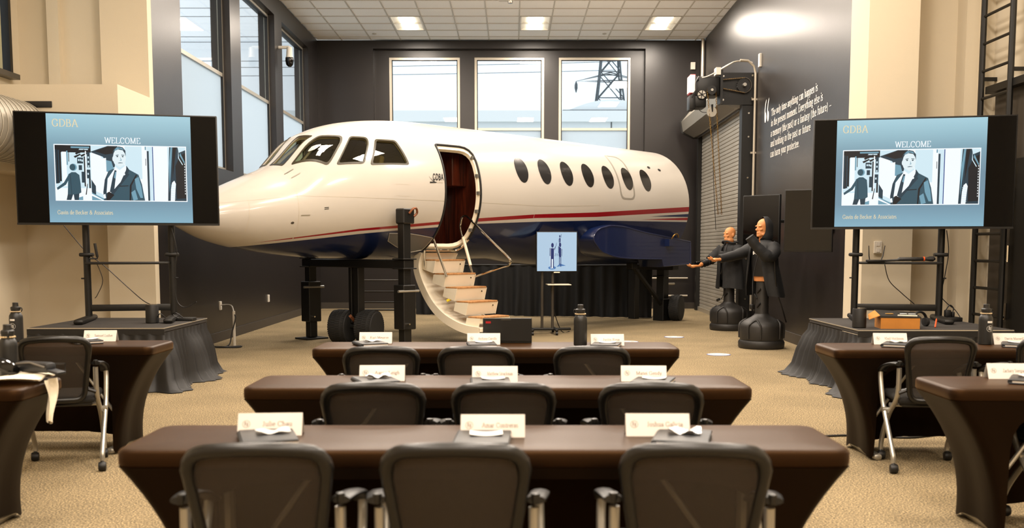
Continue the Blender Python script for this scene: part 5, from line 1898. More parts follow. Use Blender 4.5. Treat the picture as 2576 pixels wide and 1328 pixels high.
def slide(parent, W, H):
    """lit slide: title, photograph of a man in a suit backstage, caption"""
    m = MB()
    lay = [0]
    def fl(pts, mi):
        lay[0] += 1
        m.cur = mi
        m.poly([((u - .5) * W, -.0225 - .00006 * lay[0], (.5 - v) * H) for u, v in pts])
    def ph(pts, mi):                                     # photograph coordinates 0..1
        fl([(.052 + .906 * max(0, min(1, a)), .287 + .505 * max(0, min(1, b))) for a, b in pts], mi)
    def el(cu, cv, ru, rv, n=20, a0=0, a1=360):
        return [(cu + ru * math.cos(R(a0 + (a1 - a0) * k / n)), cv + rv * math.sin(R(a0 + (a1 - a0) * k / n))) for k in range(n)]
    def rc(a, b, c, d, mi):
        ph([(a, b), (c, b), (c, d), (a, d)], mi)
    fl([(0, 0), (1, 0), (1, 1), (0, 1)], 0)
    fl([(.045, .278), (.965, .278), (.965, .80), (.045, .80)], 1)
    rc(0, 0, 1, 1, 2)
    # backstage at the left
    rc(0, .0, .27, .13, 5)
    rc(.12, .02, .26, .05, 3)
    rc(.17, .06, .25, .08, 2)
    rc(.0, .08, .012, .7, 4)
    rc(.012, .09, .02, .7, 5)
    rc(.02, .09, .032, .69, 4)
    rc(.032, .09, .045, .66, 5)
    rc(.05, .12, .085, .75, 1)
    rc(.085, .1, .095, .36, 3)
    rc(.10, .1, .105, .3, 5)
    for a, b in ((.13, .1), (.15, .14), (.14, .2), (.17, .12), (.19, .18)):
        ph([(a, b), (a + .05, b - .05), (a + .055, b - .03), (a + .01, b + .03)], 5)
    for a, b, c, d in ((.165, .22, .21, .33), (.215, .2, .225, .75), (.24, .12, .262, .4), (.175, .36, .2, .45), (.235, .44, .262, .6), (.195, .48, .22, .68), (.25, .6, .262, .8)):
        rc(a, b, c, d, 4 if c - a > .02 else 5)
    for a, b in ((.172, .25), (.186, .25), (.198, .26), (.245, .2), (.245, .28), (.245, .36), (.24, .5)):
        rc(a, b, a + .01, b + .035, 2)
    rc(.226, .1, .234, .8, 1)
    rc(.0, .78, .27, 1.0, 1)
    ph([(.22, .9), (.235, .7), (.24, .7), (.228, .9)], 5)
    ph([(.16, .96), (.2, .93), (.2, 1), (.16, 1)], 3)
    # woman in jacket seen from behind
    ph(el(.135, .40, .026, .065), 3)
    ph(el(.128, .40, .022, .06), 8)
    ph([(.095, .53), (.12, .49), (.15, .49), (.178, .54), (.185, .7), (.188, .86), (.16, .9), (.085, .9), (.09, .72)], 8)
    ph([(.098, .53), (.112, .56), (.075, .72), (.01, .82), (.005, .78), (.06, .68)], 8)
    ph([(.112, .53), (.118, .9), (.114, .9), (.106, .53)], 4)
    ph([(.085, .9), (.125, .9), (.11, 1), (.075, 1)], 4)
    ph([(.13, .9), (.172, .88), (.168, 1), (.135, 1)], 4)
    # panel and dark opening behind the man
    ph([(.268, .13), (.46, .04), (.46, 1), (.268, 1)], 2)
    ph([(.268, .14), (.33, .1), (.4, .5), (.36, .9), (.268, .8)], 1)
    ph([(.268, .11), (.40, .0), (.475, .0), (.475, .35), (.42, .42), (.39, .3), (.36, .2), (.28, .13)], 4)
    ph([(.30, .1), (.40, .01), (.475, .01), (.475, .12), (.38, .16)], 5)
    ph([(.385, .26), (.425, .28), (.45, .5), (.385, .47)], 3)
    ph([(.325, .24), (.385, .22), (.385, .42), (.325, .44)], 1)
    ph([(.268, .62), (.30, .74), (.30, .95), (.268, .85)], 4)
    ph([(.268, .86), (.37, .98), (.37, 1), (.268, 1)], 3)
    ph([(.268, .88), (.36, 1), (.345, 1), (.268, .92)], 1)
    # man: head, hair, shirt, tie, suit
    rc(.475, 0, .70, 1, 1)
    rc(.53, 0, .66, .6, 2)
    ph([(.45, .36), (.53, .36), (.535, .48), (.45, .5)], 7)
    ph(el(.487, .21, .05, .185, 24), 7)
    ph([(.438, .2), (.437, .1), (.455, .03), (.485, .005), (.515, .02), (.535, .08), (.537, .19), (.53, .13), (.515, .075), (.48, .06), (.455, .085), (.445, .13)], 4)
    ph([(.445, .09), (.47, .02), (.51, .03), (.525, .07), (.49, .045)], 3)
    ph(el(.441, .235, .008, .045, 12), 7)
    ph([(.46, .165), (.482, .155), (.482, .168), (.46, .178)], 8)
    ph([(.503, .155), (.525, .16), (.525, .172), (.503, .168)], 8)
    ph(el(.472, .19, .007, .012, 10), 4)
    ph(el(.513, .19, .007, .012, 10), 4)
    ph([(.492, .19), (.498, .255), (.486, .262), (.5, .268), (.504, .255)], 3)
    ph([(.476, .305), (.492, .298), (.512, .303), (.512, .31), (.492, .312), (.477, .314)], 8)
    ph([(.452, .33), (.49, .39), (.525, .34), (.53, .42), (.49, .45), (.452, .40)], 2)
    ph([(.355, .85), (.37, .62), (.40, .46), (.455, .40), (.49, .5), (.54, .36), (.56, .43), (.63, .52), (.655, .7), (.675, 1), (.36, 1)], 8)
    ph([(.38, .86), (.392, .6), (.44, .44), (.455, .38), (.485, .44), (.535, .35), (.54, .42), (.49, .66), (.43, .82), (.40, .9)], 1)
    ph([(.448, .44), (.462, .45), (.458, .52), (.44, .80), (.42, .86), (.405, .84), (.43, .58)], 4)
    ph([(.452, .47), (.460, .48), (.452, .6), (.44, .58)], 3)
    ph([(.54, .36), (.56, .44), (.55, .50), (.56, .52), (.43, .9), (.42, .85), (.49, .66), (.535, .44)], 4)
    ph([(.40, .46), (.385, .6), (.38, .86), (.37, 1), (.36, 1), (.355, .85), (.37, .62)], 4)
    ph([(.40, .84), (.44, .9), (.40, 1), (.375, 1), (.385, .86)], 5)
    ph([(.56, .72), (.555, 1), (.565, 1), (.575, .72), (.62, .53), (.61, .52)], 5)
    ph([(.48, .73), (.55, .72), (.55, .735), (.48, .745)], 5)
    ph([(.60, .6), (.63, .56), (.65, .75), (.66, .95), (.64, .95), (.61, .78)], 3)
    ph([(.57, .85), (.60, .8), (.62, .98), (.585, 1)], 3)
    ph(el(.519, .515, .009, .02, 14), 1)
    ph([(.355, .9), (.37, .88), (.375, .96), (.36, .97)], 1)
    # door frame and curtain at the right
    rc(.685, 0, .695, .06, 3)
    rc(.70, .08, .715, 1, 4)
    rc(.716, .02, .735, 1, 2)
    rc(.742, .0, .748, 1, 9)
    rc(.75, 0, .86, 1, 1)
    rc(.688, .22, .692, .35, 5)
    ph([(.875, .0), (1, 0), (1, 1), (.855, 1), (.862, .6)], 4)
    ph([(.87, .3), (.885, 0), (.9, 0), (.885, .4), (.868, .85)], 3)
    ph([(.9, .02), (.93, 0), (.91, .35), (.895, .6)], 5)
    ph([(.94, .0), (1, .0), (1, .05), (.95, .1)], 2)
    ph([(.92, .35), (.96, .15), (1, .1), (1, .95), (.925, .96)], 5)
    ph([(.945, .05), (.95, .2), (.98, .32), (.975, .33), (.943, .2)], 2)
    ph([(.96, .1), (.995, .28), (.99, .3), (.955, .15)], 3)
    ph([(.875, 1), (.88, .78), (.89, .66), (.908, .62), (.92, .68), (.915, .8), (.908, 1)], 1)
    for k in range(9):
        ph([(.88, .7 + .033 * k), (.915, .695 + .033 * k), (.915, .702 + .033 * k), (.88, .707 + .033 * k)], 2)
    for k in range(12):
        rc(.99, .3 + .05 * k, .995, .325 + .05 * k, 1)
    lay[0] += 3
    def tx(s, u, v, size, wd, mi, **kw):
        m.cur = mi
        put_text(m, s, size, ((u - .5) * W, -.0228 - .00006 * lay[0], (.5 - v) * H), (1, 0, 0), (0, 0, 1), wd, **kw)
    tx('GDBA', .04, .118, .105, .255, 6, thick=.10, thin=.035)
    tx('WELCOME', .395, .262, .085, .355, 1, thick=.11, thin=.045)
    tx('Gavin de Becker & Associates', .055, .925, .058, .54, 6, thick=.10, thin=.045)
    return m.build('slide', SLM, parent, smooth=0, recalc=False)

def big_screen(label, c, rz, off, sw=1.465):
    W, H = 1.99, 1.15
    t = thing('large_screen', label, 'television', c, rz)
    MB().rbox(-W / 2, W / 2, -.02, .05, -H / 2, H / 2, .006).build('body', 'black', t)
    MB().box(-W / 2 + .012, W / 2 - .012, -.0215, -.02, -H / 2 + .022, H / 2 - .012).build('panel', 'screen_black', t, smooth=0)
    MB().box(-W / 2, W / 2, -.026, -.019, -H / 2, -H / 2 + .02).build('bezel', 'black_metal', t, smooth=0)
    h = slide(t, sw, 1.105)
    h.location = (off, 0, .004)
    MB().rbox(-.3, .3, .05, .09, -.3, .3, .01).build('mount', 'black_metal', t)
    return t
big_screen('big lit presentation screen on the left stand', (-4.10, 10.68, 2.205), R(13), .022, 1.41)
big_screen('big lit presentation screen on the right stand', (4.155, 10.66, 2.165), R(-12), -.025, 1.47)

def screen_stand(label, c, rz, crank):
    t = thing('screen_stand', label, 'stand', c, rz)
    sp = .43
    for s in (-1, 1):
        MB().tube([(s * sp, 0, .0), (s * sp, 0, 1.75)], .036, 12).build('post', 'black_metal', t)
        MB().rbox(s * sp - .05, s * sp + .05, -.62, .25, 0, .055, .025).build('foot', 'black_metal', t)
        MB().rbox(s * sp - .07, s * sp + .07, -.06, .06, .68, .72, .015).build('clamp', 'black_metal', t)
        MB().tube([(s * (sp + .03), -.02, .45), (s * (sp + .06), -.02, .45)], .008, 6).build('knob', 'black', t)
    MB().rbox(-sp, sp, -.02, .02, .1, .17, .006).build('crossbar', 'black_metal', t)
    MB().rbox(-sp + .02, sp - .02, -.24, .03, .60, .625, .006).build('shelf', 'black_metal', t)
    MB().rbox(-sp, sp, -.01, .015, 1.3, 1.4, .006).build('crossbar', 'black_metal', t)
    if crank:
        MB().tube([(-sp + .04, -.1, .66), (-sp + .12, -.1, .66), (-sp + .12, -.1, .68), (-sp + .10, -.1, .82)], [.008, .008, .014, .014], 8).build('crank_handle', 'black', t)
    return t
screen_stand('black post stand holding the left screen', (-4.085, 10.86, RZH + .002), R(13), True)
screen_stand('black post stand holding the right screen', (4.13, 10.9, RZH + .002), R(-13), False)

# small kit on the risers
def cyl_speaker(label, loc, h=.19, r=.066):
    t = thing('cylinder_speaker', label, 'speaker', loc)
    MB().lathe([(r * .9, 0), (r, .008), (r, h - .01), (r * .94, h)], 28).build('body', 'black', t)
    MB().lathe([(r * .8, h), (r * .8, h + .003), (.003, h + .003)], 24, cap=False).build('top_panel', 'black_gloss', t)
cyl_speaker('round black speaker on the left riser', (-3.72, 10.45, RZH))
cyl_speaker('round black speaker on the right riser', (3.375, 9.84, RZH))
def wire(label, pts, r=.005, m='black'):
    return tag(MB().tube(smooth_path(pts, 6), r, 5).build('cable', m), label, 'cable')
wire('thin black cable drooping from the left screen down to the speaker', [(-4.75, 10.8, 1.63), (-4.55, 10.84, 1.36), (-4.45, 10.83, 1.28), (-4.35, 10.84, 1.2), (-4.1, 10.8, .98), (-3.9, 10.7, .84), (-3.75, 10.55, .8)])
wire('short black cable hanging under the left stand shelf', [(-4.42, 10.8, 1.24), (-4.36, 10.8, 1.05), (-4.42, 10.8, .9), (-4.45, 10.8, .86)], .004)
wire('black cable coiled on the left riser by the right foot', [(-3.66, 10.45, .68), (-3.62, 10.4, .72), (-3.57, 10.45, .66), (-3.6, 10.5, .63), (-3.54, 10.42, .63), (-3.6, 10.36, .63), (-3.66, 10.42, .63)])
wire('dark cable hanging along the right post of the left stand', [(-3.63, 10.86, 1.6), (-3.58, 10.86, 1.35), (-3.62, 10.86, 1.1), (-3.6, 10.86, .84), (-3.52, 10.86, .76), (-3.42, 10.86, .8), (-3.38, 10.84, .82)])
wire('black cable looping from the right stand shelf to its crossbar', [(3.92, 10.7, 1.22), (3.98, 10.72, 1.05), (4.12, 10.74, .92), (4.27, 10.76, .8)])
wire('black cable hanging along the right post of the right stand', [(4.60, 10.8, 1.58), (4.63, 10.8, 1.35), (4.60, 10.8, 1.1), (4.57, 10.8, .9), (4.6, 10.75, .82), (4.68, 10.7, .74), (4.7, 10.6, .66)])
t = thing('power_strip', 'black power box on the left riser corner', 'power strip', (-3.5, 10.8, RZH))
MB().rbox(-.11, .11, -.07, .07, 0, .035, .008).build('body', 'black', t)
MB().tube(smooth_path([(-.05, -.05, .03), (-.1, -.08, .07), (-.06, -.1, .09), (0, -.05, .035)], 4), .006, 5).build('lead', 'black', t)
t = thing('power_strip', 'black power box with plugs on the right riser', 'power strip', (4.65, 10.72, RZH))
MB().rbox(-.09, .09, -.08, .08, 0, .045, .008).build('body', 'black', t)
MB().rbox(-.07, -.01, -.03, .03, .045, .12, .01).build('adapter', 'black', t)
MB().rbox(.0, .03, -.02, .02, .045, .1, .008).build('plug', 'black', t)
MB().tube(smooth_path([(-.06, 0, .12), (-.02, 0, .17), (.02, 0, .14), (.015, 0, .1)], 4), .006, 5).build('lead', 'black', t)
t = thing('shipping_box', 'opened brown cardboard box with black lid on the right riser', 'box', (3.735, 9.82, RZH), R(-7))
MB().box(-.18, .18, -.13, .13, 0, .105).build('tray', 'cardboard', t, smooth=0)
lid = MB()
lid.rings([[(-.19, -.135, .125), (.19, -.135, .115), (.19, .13, .15), (-.19, .13, .17)], [(-.19, -.135, .108), (.19, -.135, .106), (.19, .13, .14), (-.19, .13, .158)]])
ld = lid.build('lid', 'box_black', t, smooth=0)
MB().rings([[(-.19, -.13, .13), (-.19, .1, .165), (-.27, .02, .13), (-.29, -.12, .09)], [(-.19, -.13, .125), (-.19, .1, .16), (-.27, .02, .125), (-.29, -.12, .085)]]).build('flap', 'cardboard', t, smooth=0)
MB().box(.02, .08, -.05, -.0, .1385, .142).build('sticker', 'paper', ld, smooth=0)
MB().box(.10, .16, -.05, -.0, .1365, .14).build('sticker', 'paper', ld, smooth=0)
MB().box(-.12, -.05, -.06, .0, .139, .143).build('logo', 'gold_seal', ld, smooth=0)
MB().tube([(-.02, -.1, .128), (.16, -.1, .124)], .007, 6).build('pen', 'trim_cream', t)
t = thing('headphones', 'black over-ear headphones lying on the right riser', 'headphones', (4.03, 9.98, RZH), R(20))
MB().tube([(.085 * math.cos(R(a)), .02, .06 + .085 * math.sin(R(a))) for a in range(-10, 191, 15)], .011, 8, flat=1.6).build('headband', 'black', t)
for s in (-1, 1):
    MB().lathe([(.02, -.02), (.042, -.016), (.045, .012), (.025, .02)], 16, (s * .08, .02, .045), 'X').build('ear_cup', 'chair_pad', t)
t = thing('cable_tie', 'small orange marker stick on the right riser', 'marker', (4.12, 9.85, RZH))
MB().tube([(0, 0, .004), (.03, .05, .07), (.035, .06, .085)], [.008, .008, .003], 6).build('body', 'orange', t)
t = thing('wireless_router', 'small black router with two antennas on the right stand shelf', 'router', (3.83, 10.72, RZH + .628))
MB().rbox(-.09, .09, -.05, .05, 0, .022, .006).build('body', 'black', t)
for x, l in ((-.05, -.006), (.07, .02)):
    MB().tube([(x, .04, .015), (x + l, .045, .06), (x + l * 2, .045, .17)], [.006, .006, .004], 6).build('antenna', 'black', t)
t = thing('remote_wand', 'black handheld microphone with orange ring on the right stand shelf', 'microphone', (4.18, 10.68, RZH + .628))
MB().tube([(-.26, 0, .012), (-.14, 0, .02), (-.12, 0, .028), (.12, 0, .03), (.16, 0, .028), (.2, 0, .032), (.24, 0, .032), (.26, 0, .028)], [.01, .012, .02, .02, .016, .026, .028, .01], 10).build('body', 'black', t)
MB().lathe([(.024, -.006), (.024, .006)], 12, (.14, 0, .03), 'X').build('ring', 'orange', t)

# ------------------------------------------------------------------ desks with stretch covers
TL, TD, TZ = 2.44, .49, .735
def rrect(l, d, r, n=5, step=.05):
    p = round_poly([(-l, -d), (l, -d), (l, d), (-l, d)], r, n)
    out = []
    for i in range(len(p)):
        a, b = p[i], p[(i + 1) % len(p)]
        L = math.hypot(b[0] - a[0], b[1] - a[1])
        k = max(1, int(L / step))
        for j in range(k):
            out.append((a[0] + (b[0] - a[0]) * j / k, a[1] + (b[1] - a[1]) * j / k))
    return out
def make_table():
    t = thing('covered_desk', 'desk', 'table', (0, 0, 0), 0, 'desks under stretch covers')
    l, d = TL / 2, TD / 2
    per = rrect(l, d, .055)
    def sc(k, z):
        return [(x * (1 - k / l), y * (1 - k / d), z) for x, y in per]
    top = MB()
    top.rings([sc(.16, TZ), sc(.02, TZ), sc(.006, TZ - .004), sc(0, TZ - .014), sc(0, TZ - .05), sc(.006, TZ - .062)], True, False)
    top.add(sc(.16, TZ), [tuple(range(len(per)))])
    top.build('cover_top', 'spandex_lit', t, smooth=60)
    zr = TZ - .06
    sk = MB()
    rings = []
    nv = 14
    for v in range(nv + 1):
        f = v / nv
        ring = []
        for x, y in per:
            dx = l - abs(x)
            if y < -d + .06 and dx > .03:                 # open side towards the chairs
                zb = .012 + (zr - .05) * (1 - math.exp(-(dx - .03) / .11))
            elif y > d - .06:
                zb = .012 + .06 * min(1, max(0, dx) / .5) ** .8
            else:
                zb = .012 + .04 * (1 - (y / d) ** 2)
            z = zr - f * (zr - zb)
            g = (zr - z) / zr
            ins = .24 * (1 - max(0, 1 - g) ** 2.4)
            pull = 1 + .06 * g * (1 if abs(x) > l - .12 else 0)
            wr = .006 * g * math.sin(x * 40 + y * 23)
            ring.append((x * (1 - ins / l) + wr, y * pull * (1 - .10 * math.sin(math.pi * g) * (1 if abs(y) > d - .06 else 1)) + wr, z))
        rings.append(ring)
    sk.rings(rings, True, False)
    sk.build('cover_skirt', 'spandex_shaded', t, smooth=70, recalc=False)
    for s in (-1, 1):
        x = s * (l - .30)
        lg = MB().tube([(x, 0, .04), (x, 0, TZ - .06)], .03, 10).build('leg', 'silver', t)
        MB().rbox(x - .03, x + .03, -.25, .25, 0, .045, .02).build('foot_bar', 'silver', lg)
        MB().tube([(x - s * .02, 0, .2), (x - s * .35, 0, TZ - .07)], .012, 8).build('brace', 'silver', lg)
    return t
tables = [((-.095, 3.29), 'dark covered desk nearest the camera, longest in view'), ((-.07, 4.78), 'dark covered desk in the middle of the three centre rows'), ((-.11, 6.65), 'dark covered desk nearest the aircraft, with laptop and bottle'),
          ((-2.43 - TL / 2, 6.78), 'dark covered desk at the left in front of the skirted riser'), ((-2.32 - TL / 2, 4.72), 'dark covered desk at the lower left corner with clothing on it'),
          ((2.11 + TL / 2, 6.58), 'dark covered desk at the right in front of the skirted riser'), ((2.08 + TL / 2, 4.74), 'dark covered desk at the lower right edge of the picture')]
tb = make_table()
for i, ((x, y), lab) in enumerate(tables):
    o = tb if i == 0 else copy_tree(tb)
    o.location = (x, y + TD / 2, 0)
    o['label'] = lab

# ------------------------------------------------------------------ nesting chairs with net backs
def make_chair():
    t = thing('mesh_back_chair', 'chair', 'chair', (0, 0, 0), 0, 'black net back chairs')
    # back frame: rounded trapezoid leaning back
    def bp(x, z):
        lean = -.205 - .10 * max(0, (z - .46)) / .4
        return (x, lean - .035 * (1 - (x / .21) ** 2) * 1.0 + .02, z)
    out = round_poly([(-.158, .47), (.158, .47), (.214, .845), (-.214, .845)], [.06, .06, .075, .075], 5)
    # crown the top edge slightly
    def crown(x, z):
        return z + (.018 * (1 - (x / .214) ** 2) if z > .8 else 0)
    dense = []
    for i in range(len(out)):
        a, b = out[i], out[(i + 1) % len(out)]
        k = max(1, int(math.hypot(b[0] - a[0], b[1] - a[1]) / .04))
        for j in range(k):
            dense.append((a[0] + (b[0] - a[0]) * j / k, a[1] + (b[1] - a[1]) * j / k))
    path = [bp(x * .95, crown(x, z) - .018) for x, z in dense]
    rr = [.0215 if z > .78 else .0175 for x, z in dense]
    MB().tube(path, rr, 10, loop=True).build('back_frame', 'chair_plastic', t, smooth=60)
    n = 12
    rings = []
    for i in range(n + 1):
        z = .475 + (.835 - .475) * i / n
        hw = (.150 + (.197 - .150) * i / n)
        if i == n:
            hw -= .012
        row = []
        for k in range(13):
            x = -hw + 2 * hw * k / 12
            p = bp(x, crown(x * 1.05, z) - .012)
            row.append((p[0], p[1] - .012 * math.sin(math.pi * i / n) * math.cos(math.pi * x / (2 * hw)), p[2]))
        rings.append(row)
    MB().rings(rings, False, False).build('net', 'chair_net', t, smooth=80, recalc=False)
    MB().rbox(-.215, .215, -.20, .23, .425, .475, .03, 3).build('seat', 'chair_pad', t)
    MB().rbox(-.19, .19, -.17, .2, .405, .427, .008).build('seat_pan', 'chair_plastic', t)
    for s in (-1, 1):
        a = MB().tube(smooth_path([(s * .226, -.235, .683), (s * .240, -.13, .674), (s * .246, .0, .648), (s * .244, .09, .622), (s * .238, .15, .592)], 4), .03, 10, flat=.4).build('armrest', 'chair_plastic', t)
        MB().lathe([(.004, .012), (.013, .010), (.015, 0), (.013, -.02)], 12, (s * .226, -.225, .690)).build('arm_cap', 'chair_plastic', a)
        # crossing side frames: rear upright to front caster, front of the arm to rear caster
        MB().tube(smooth_path([(s * .222, -.205, .655), (s * .222, -.20, .52), (s * .222, -.15, .44), (s * .220, .0, .34), (s * .216, .14, .2), (s * .212, .205, .11), (s * .212, .21, .06)], 4), .0155, 10).build('front_leg', 'silver', t)
        MB().tube(smooth_path([(s * .246, .14, .592), (s * .248, .12, .53), (s * .248, .05, .4), (s * .246, -.08, .26), (s * .245, -.2, .13), (s * .245, -.225, .10), (s * .245, -.23, .06)], 4), .0155, 10).build('rear_leg', 'silver', t)
        MB().tube([(s * .205, .01, .36), (s * .262, .01, .36)], .018, 10).build('pivot', 'silver', t)
        MB().tube([(s * .165, -.20, .52), (s * .222, -.205, .50)], .014, 8).build('back_bracket', 'chair_plastic', t)
        for y, x in ((.21, .212), (-.23, .245)):
            c = MB().tube([(s * x, y, .07), (s * x, y - .012, .045)], .012, 8).build('caster', 'chair_plastic', t)
            MB().lathe([(.008, -.024), (.026, -.022), (.030, -.012), (.030, .012), (.026, .022), (.008, .024)], 16, (s * x, y - .018, .030), 'X').build('wheel', 'black', c)
    MB().tube([(-.222, .0, .395), (.222, .0, .395)], .014, 8).build('stretcher', 'silver', t)
    return t
ch = make_chair()
chairs = [((-.726, 3.07), 2, 'net back chair nearest the camera at the left of the closest desk'), ((-.16, 3.07), 0, 'net back chair nearest the camera at the middle of the closest desk'), ((.527, 3.07), -3, 'net back chair nearest the camera at the right of the closest desk'),
          ((-.572, 4.33), 2, 'left net back chair of the middle desk row'), ((-.04, 4.33), 1, 'middle net back chair of the middle desk row'), ((.57, 4.33), -2, 'right net back chair of the middle desk row'),
          ((-.731, 5.82), 2, 'left net back chair of the row nearest the aircraft'), ((-.2, 5.82), 0, 'middle net back chair of the row nearest the aircraft'), ((.442, 5.82), -1, 'right net back chair of the row nearest the aircraft'),
          ((-2.88, 6.44), 16, 'net back chair turned slightly at the left desk below the riser'), ((-2.98, 5.0), 3, 'net back chair mostly outside the lower left corner'),
          ((2.64, 6.42), -6, 'net back chair with silver crossed legs fully seen at the right desk'), ((3.30, 6.42), -2, 'net back chair cut by the right picture edge at the riser desk'), ((2.80, 5.02), 4, 'net back chair whose silver front legs show at the lower right edge')]
for i, ((x, y), a, lab) in enumerate(chairs):
    o = ch if i == 0 else copy_tree(ch)
    o.location = (x, y, 0)
    o.rotation_euler = (0, 0, R(a))
    o['label'] = lab

# ------------------------------------------------------------------ desk items
CW, CH_ = .226, .076
def name_card(x, y, rz, name, label):
    t = thing('name_card', label, 'name card', (x, y, TZ + .001), rz, 'folded white name cards')
    mb = MB()
    a, b = .036, .0
    mb.rings([[(-CW / 2, -.036, 0), (-CW / 2, 0, CH_), (-CW / 2, .036, 0), (-CW / 2, .0345, 0), (-CW / 2, 0, CH_ - .003), (-CW / 2, -.0345, 0)],
              [(CW / 2, -.036, 0), (CW / 2, 0, CH_), (CW / 2, .036, 0), (CW / 2, .0345, 0), (CW / 2, 0, CH_ - .003), (CW / 2, -.0345, 0)]])
    mb.build('card', 'card', t, smooth=0)
    uy = Vector((0, .036, CH_)).normalized()
    n = Vector((1, 0, 0)).cross(uy)
    pr = MB()
    o = Vector((0, -.036, 0)) + n * .0006
    put_text(pr, name, .024, o + Vector((.026, 0, 0)) + uy * .036, (1, 0, 0), uy, min(.128, lettering(name, .0235)[1]), 'c', thick=.09, thin=.05)
    pr.build('name_print', 'card_print', t, smooth=0, recalc=False)
    pr = MB()
    c = o + Vector((-CW / 2 + .03, 0, 0)) + uy * .044
    ring = []
    for r in (.0135, .0120):
        ring.append([tuple(c + Vector((1, 0, 0)) * r * math.cos(2 * math.pi * k / 20) + uy * r * math.sin(2 * math.pi * k / 20)) for k in range(20)])
    pr.rings(ring, True, False)
    for s in (-1, 1):
        q = [(s * .0038 - .0018, -.007 - s * .0015), (s * .0038 + .0018, -.007 - s * .0015), (s * .0038 + .0018, .007 - s * .0015), (s * .0038 - .0018, .007 - s * .0015)]
        pr.poly([tuple(c + Vector((1, 0, 0)) * u + uy * v) for u, v in q])
    pr.build('emblem', 'card_print', t, smooth=0, recalc=False)
    return t
def notebook(x, y, rz, label, m='leather', size=(.185, .235), pad='paper'):
    t = thing('notebook', label, 'notebook', (x, y, TZ + .001), rz, 'zipped notebooks on the desks')
    w, d = size[0] / 2, size[1] / 2
    MB().rbox(-w, w, -d, d, .0, .007, .003, 1).build('back_cover', m, t)
    MB().box(-w + .006, w - .004, -d + .006, d - .006, .007, .017).build('pages', 'card', t, smooth=0)
    MB().rbox(-w, w, -d, d, .017, .024, .003, 1).build('front_cover', m, t)
    MB().tube([(-w + .004, -d + .004, .012), (-w + .004, d - .004, .012)], .011, 8).build('spine', m, t)
    return t
def badge(x, y, rz, label, crumple=0.0):
    t = thing('paper_badge', label, 'badge', (x, y, TZ + .0262), rz, 'white badges lying on notebooks')
    n = 10
    rg = []
    for j in range(5):
        row = []
        for i in range(n + 1):
            u = -1 + 2 * i / n
            row.append((.056 * u, -.036 + .018 * j, .001 + .006 * u * u + crumple * (.012 * math.sin(u * 5 + j) + .012)))
        rg.append(row)
    lo = [[(a, b, c - .001) for a, b, c in r] for r in rg]
    mb = MB()
    mb.rings(rg, False, False)
    mb.rings(lo, False, False)
    mb.build('sleeve', 'plastic_clear' if crumple else 'paper', t, smooth=60, recalc=False)
    MB().box(-.03, .03, -.018, .012, .0022, .0024).build('print', 'sticker', t, smooth=0)
    return t
N = [(-.862, 3.575, 4, 'Julie Chau', 'left seat of the closest desk'), (-.069, 3.545, 0, 'Amar Contreras', 'middle seat of the closest desk'), (.515, 3.565, -1, 'Joshua Galicia', 'right seat of the closest desk'),
     (-.652, 5.05, 2, 'Aaron Leigh', 'left seat of the middle desk'), (-.087, 5.01, 0, 'Matthew Strackman', 'middle seat of the middle desk'), (.655, 5.03, -2, 'Matei Gendy', 'right seat of the middle desk'),
     (-.95, 7.03, 2, 'Kurt Meserve', 'left seat of the desk nearest the aircraft'), (-.197, 6.95, 0, 'Anthony Carrillo', 'middle seat of the desk nearest the aircraft'), (.646, 6.88, 0, 'Justin Rosa', 'right seat of the desk nearest the aircraft'),
     (-2.93, 7.19, 4, 'Samuel Luther', 'left riser desk by its free end'), (-3.70, 7.19, 3, 'Eric Moss', 'left riser desk beside the bottle'),
     (2.60, 6.96, -4, 'Khalil Hutchinson', 'right riser desk by its free end'), (3.42, 6.95, -3, 'Darrin Maxwell', 'right riser desk at the picture edge'), (2.53, 5.13, -3, 'Zachary Stergiades', 'lower right desk')]
for x, y, a, nm, wh in N:
    name_card(x, y, R(a), nm, 'white folded name card at the %s' % wh)
B = [(-.84, 3.44, 18, 'left seat of the closest desk', .5), (-.10, 3.41, -2, 'middle seat of the closest desk', 0), (.585, 3.43, -14, 'right seat of the closest desk', 1),
     (-.67, 4.93, 22, 'left seat of the middle desk', 1), (-.105, 4.89, 3, 'middle seat of the middle desk', 0), (.685, 4.90, -18, 'right seat of the middle desk', 0),
     (-.965, 6.86, 24, 'left seat of the desk nearest the aircraft', .5), (-.205, 6.80, 6, 'middle seat of the desk nearest the aircraft', 0), (.63, 6.77, -12, 'right seat of the desk nearest the aircraft', 0),
     (-2.975, 7.04, 35, 'left riser desk by its free end', 0), (2.60, 6.80, -28, 'right riser desk by its free end', .4), (3.40, 6.79, -25, 'right riser desk at the picture edge', 0), (2.56, 4.96, -30, 'lower right desk', .3)]
for x, y, a, wh, cr in B:
    notebook(x, y, R(a), 'dark zipped notebook at the %s' % wh)
    badge(x + .01, y + .03, R(a + 4), 'white paper badge on the notebook at the %s' % wh, cr * .6)

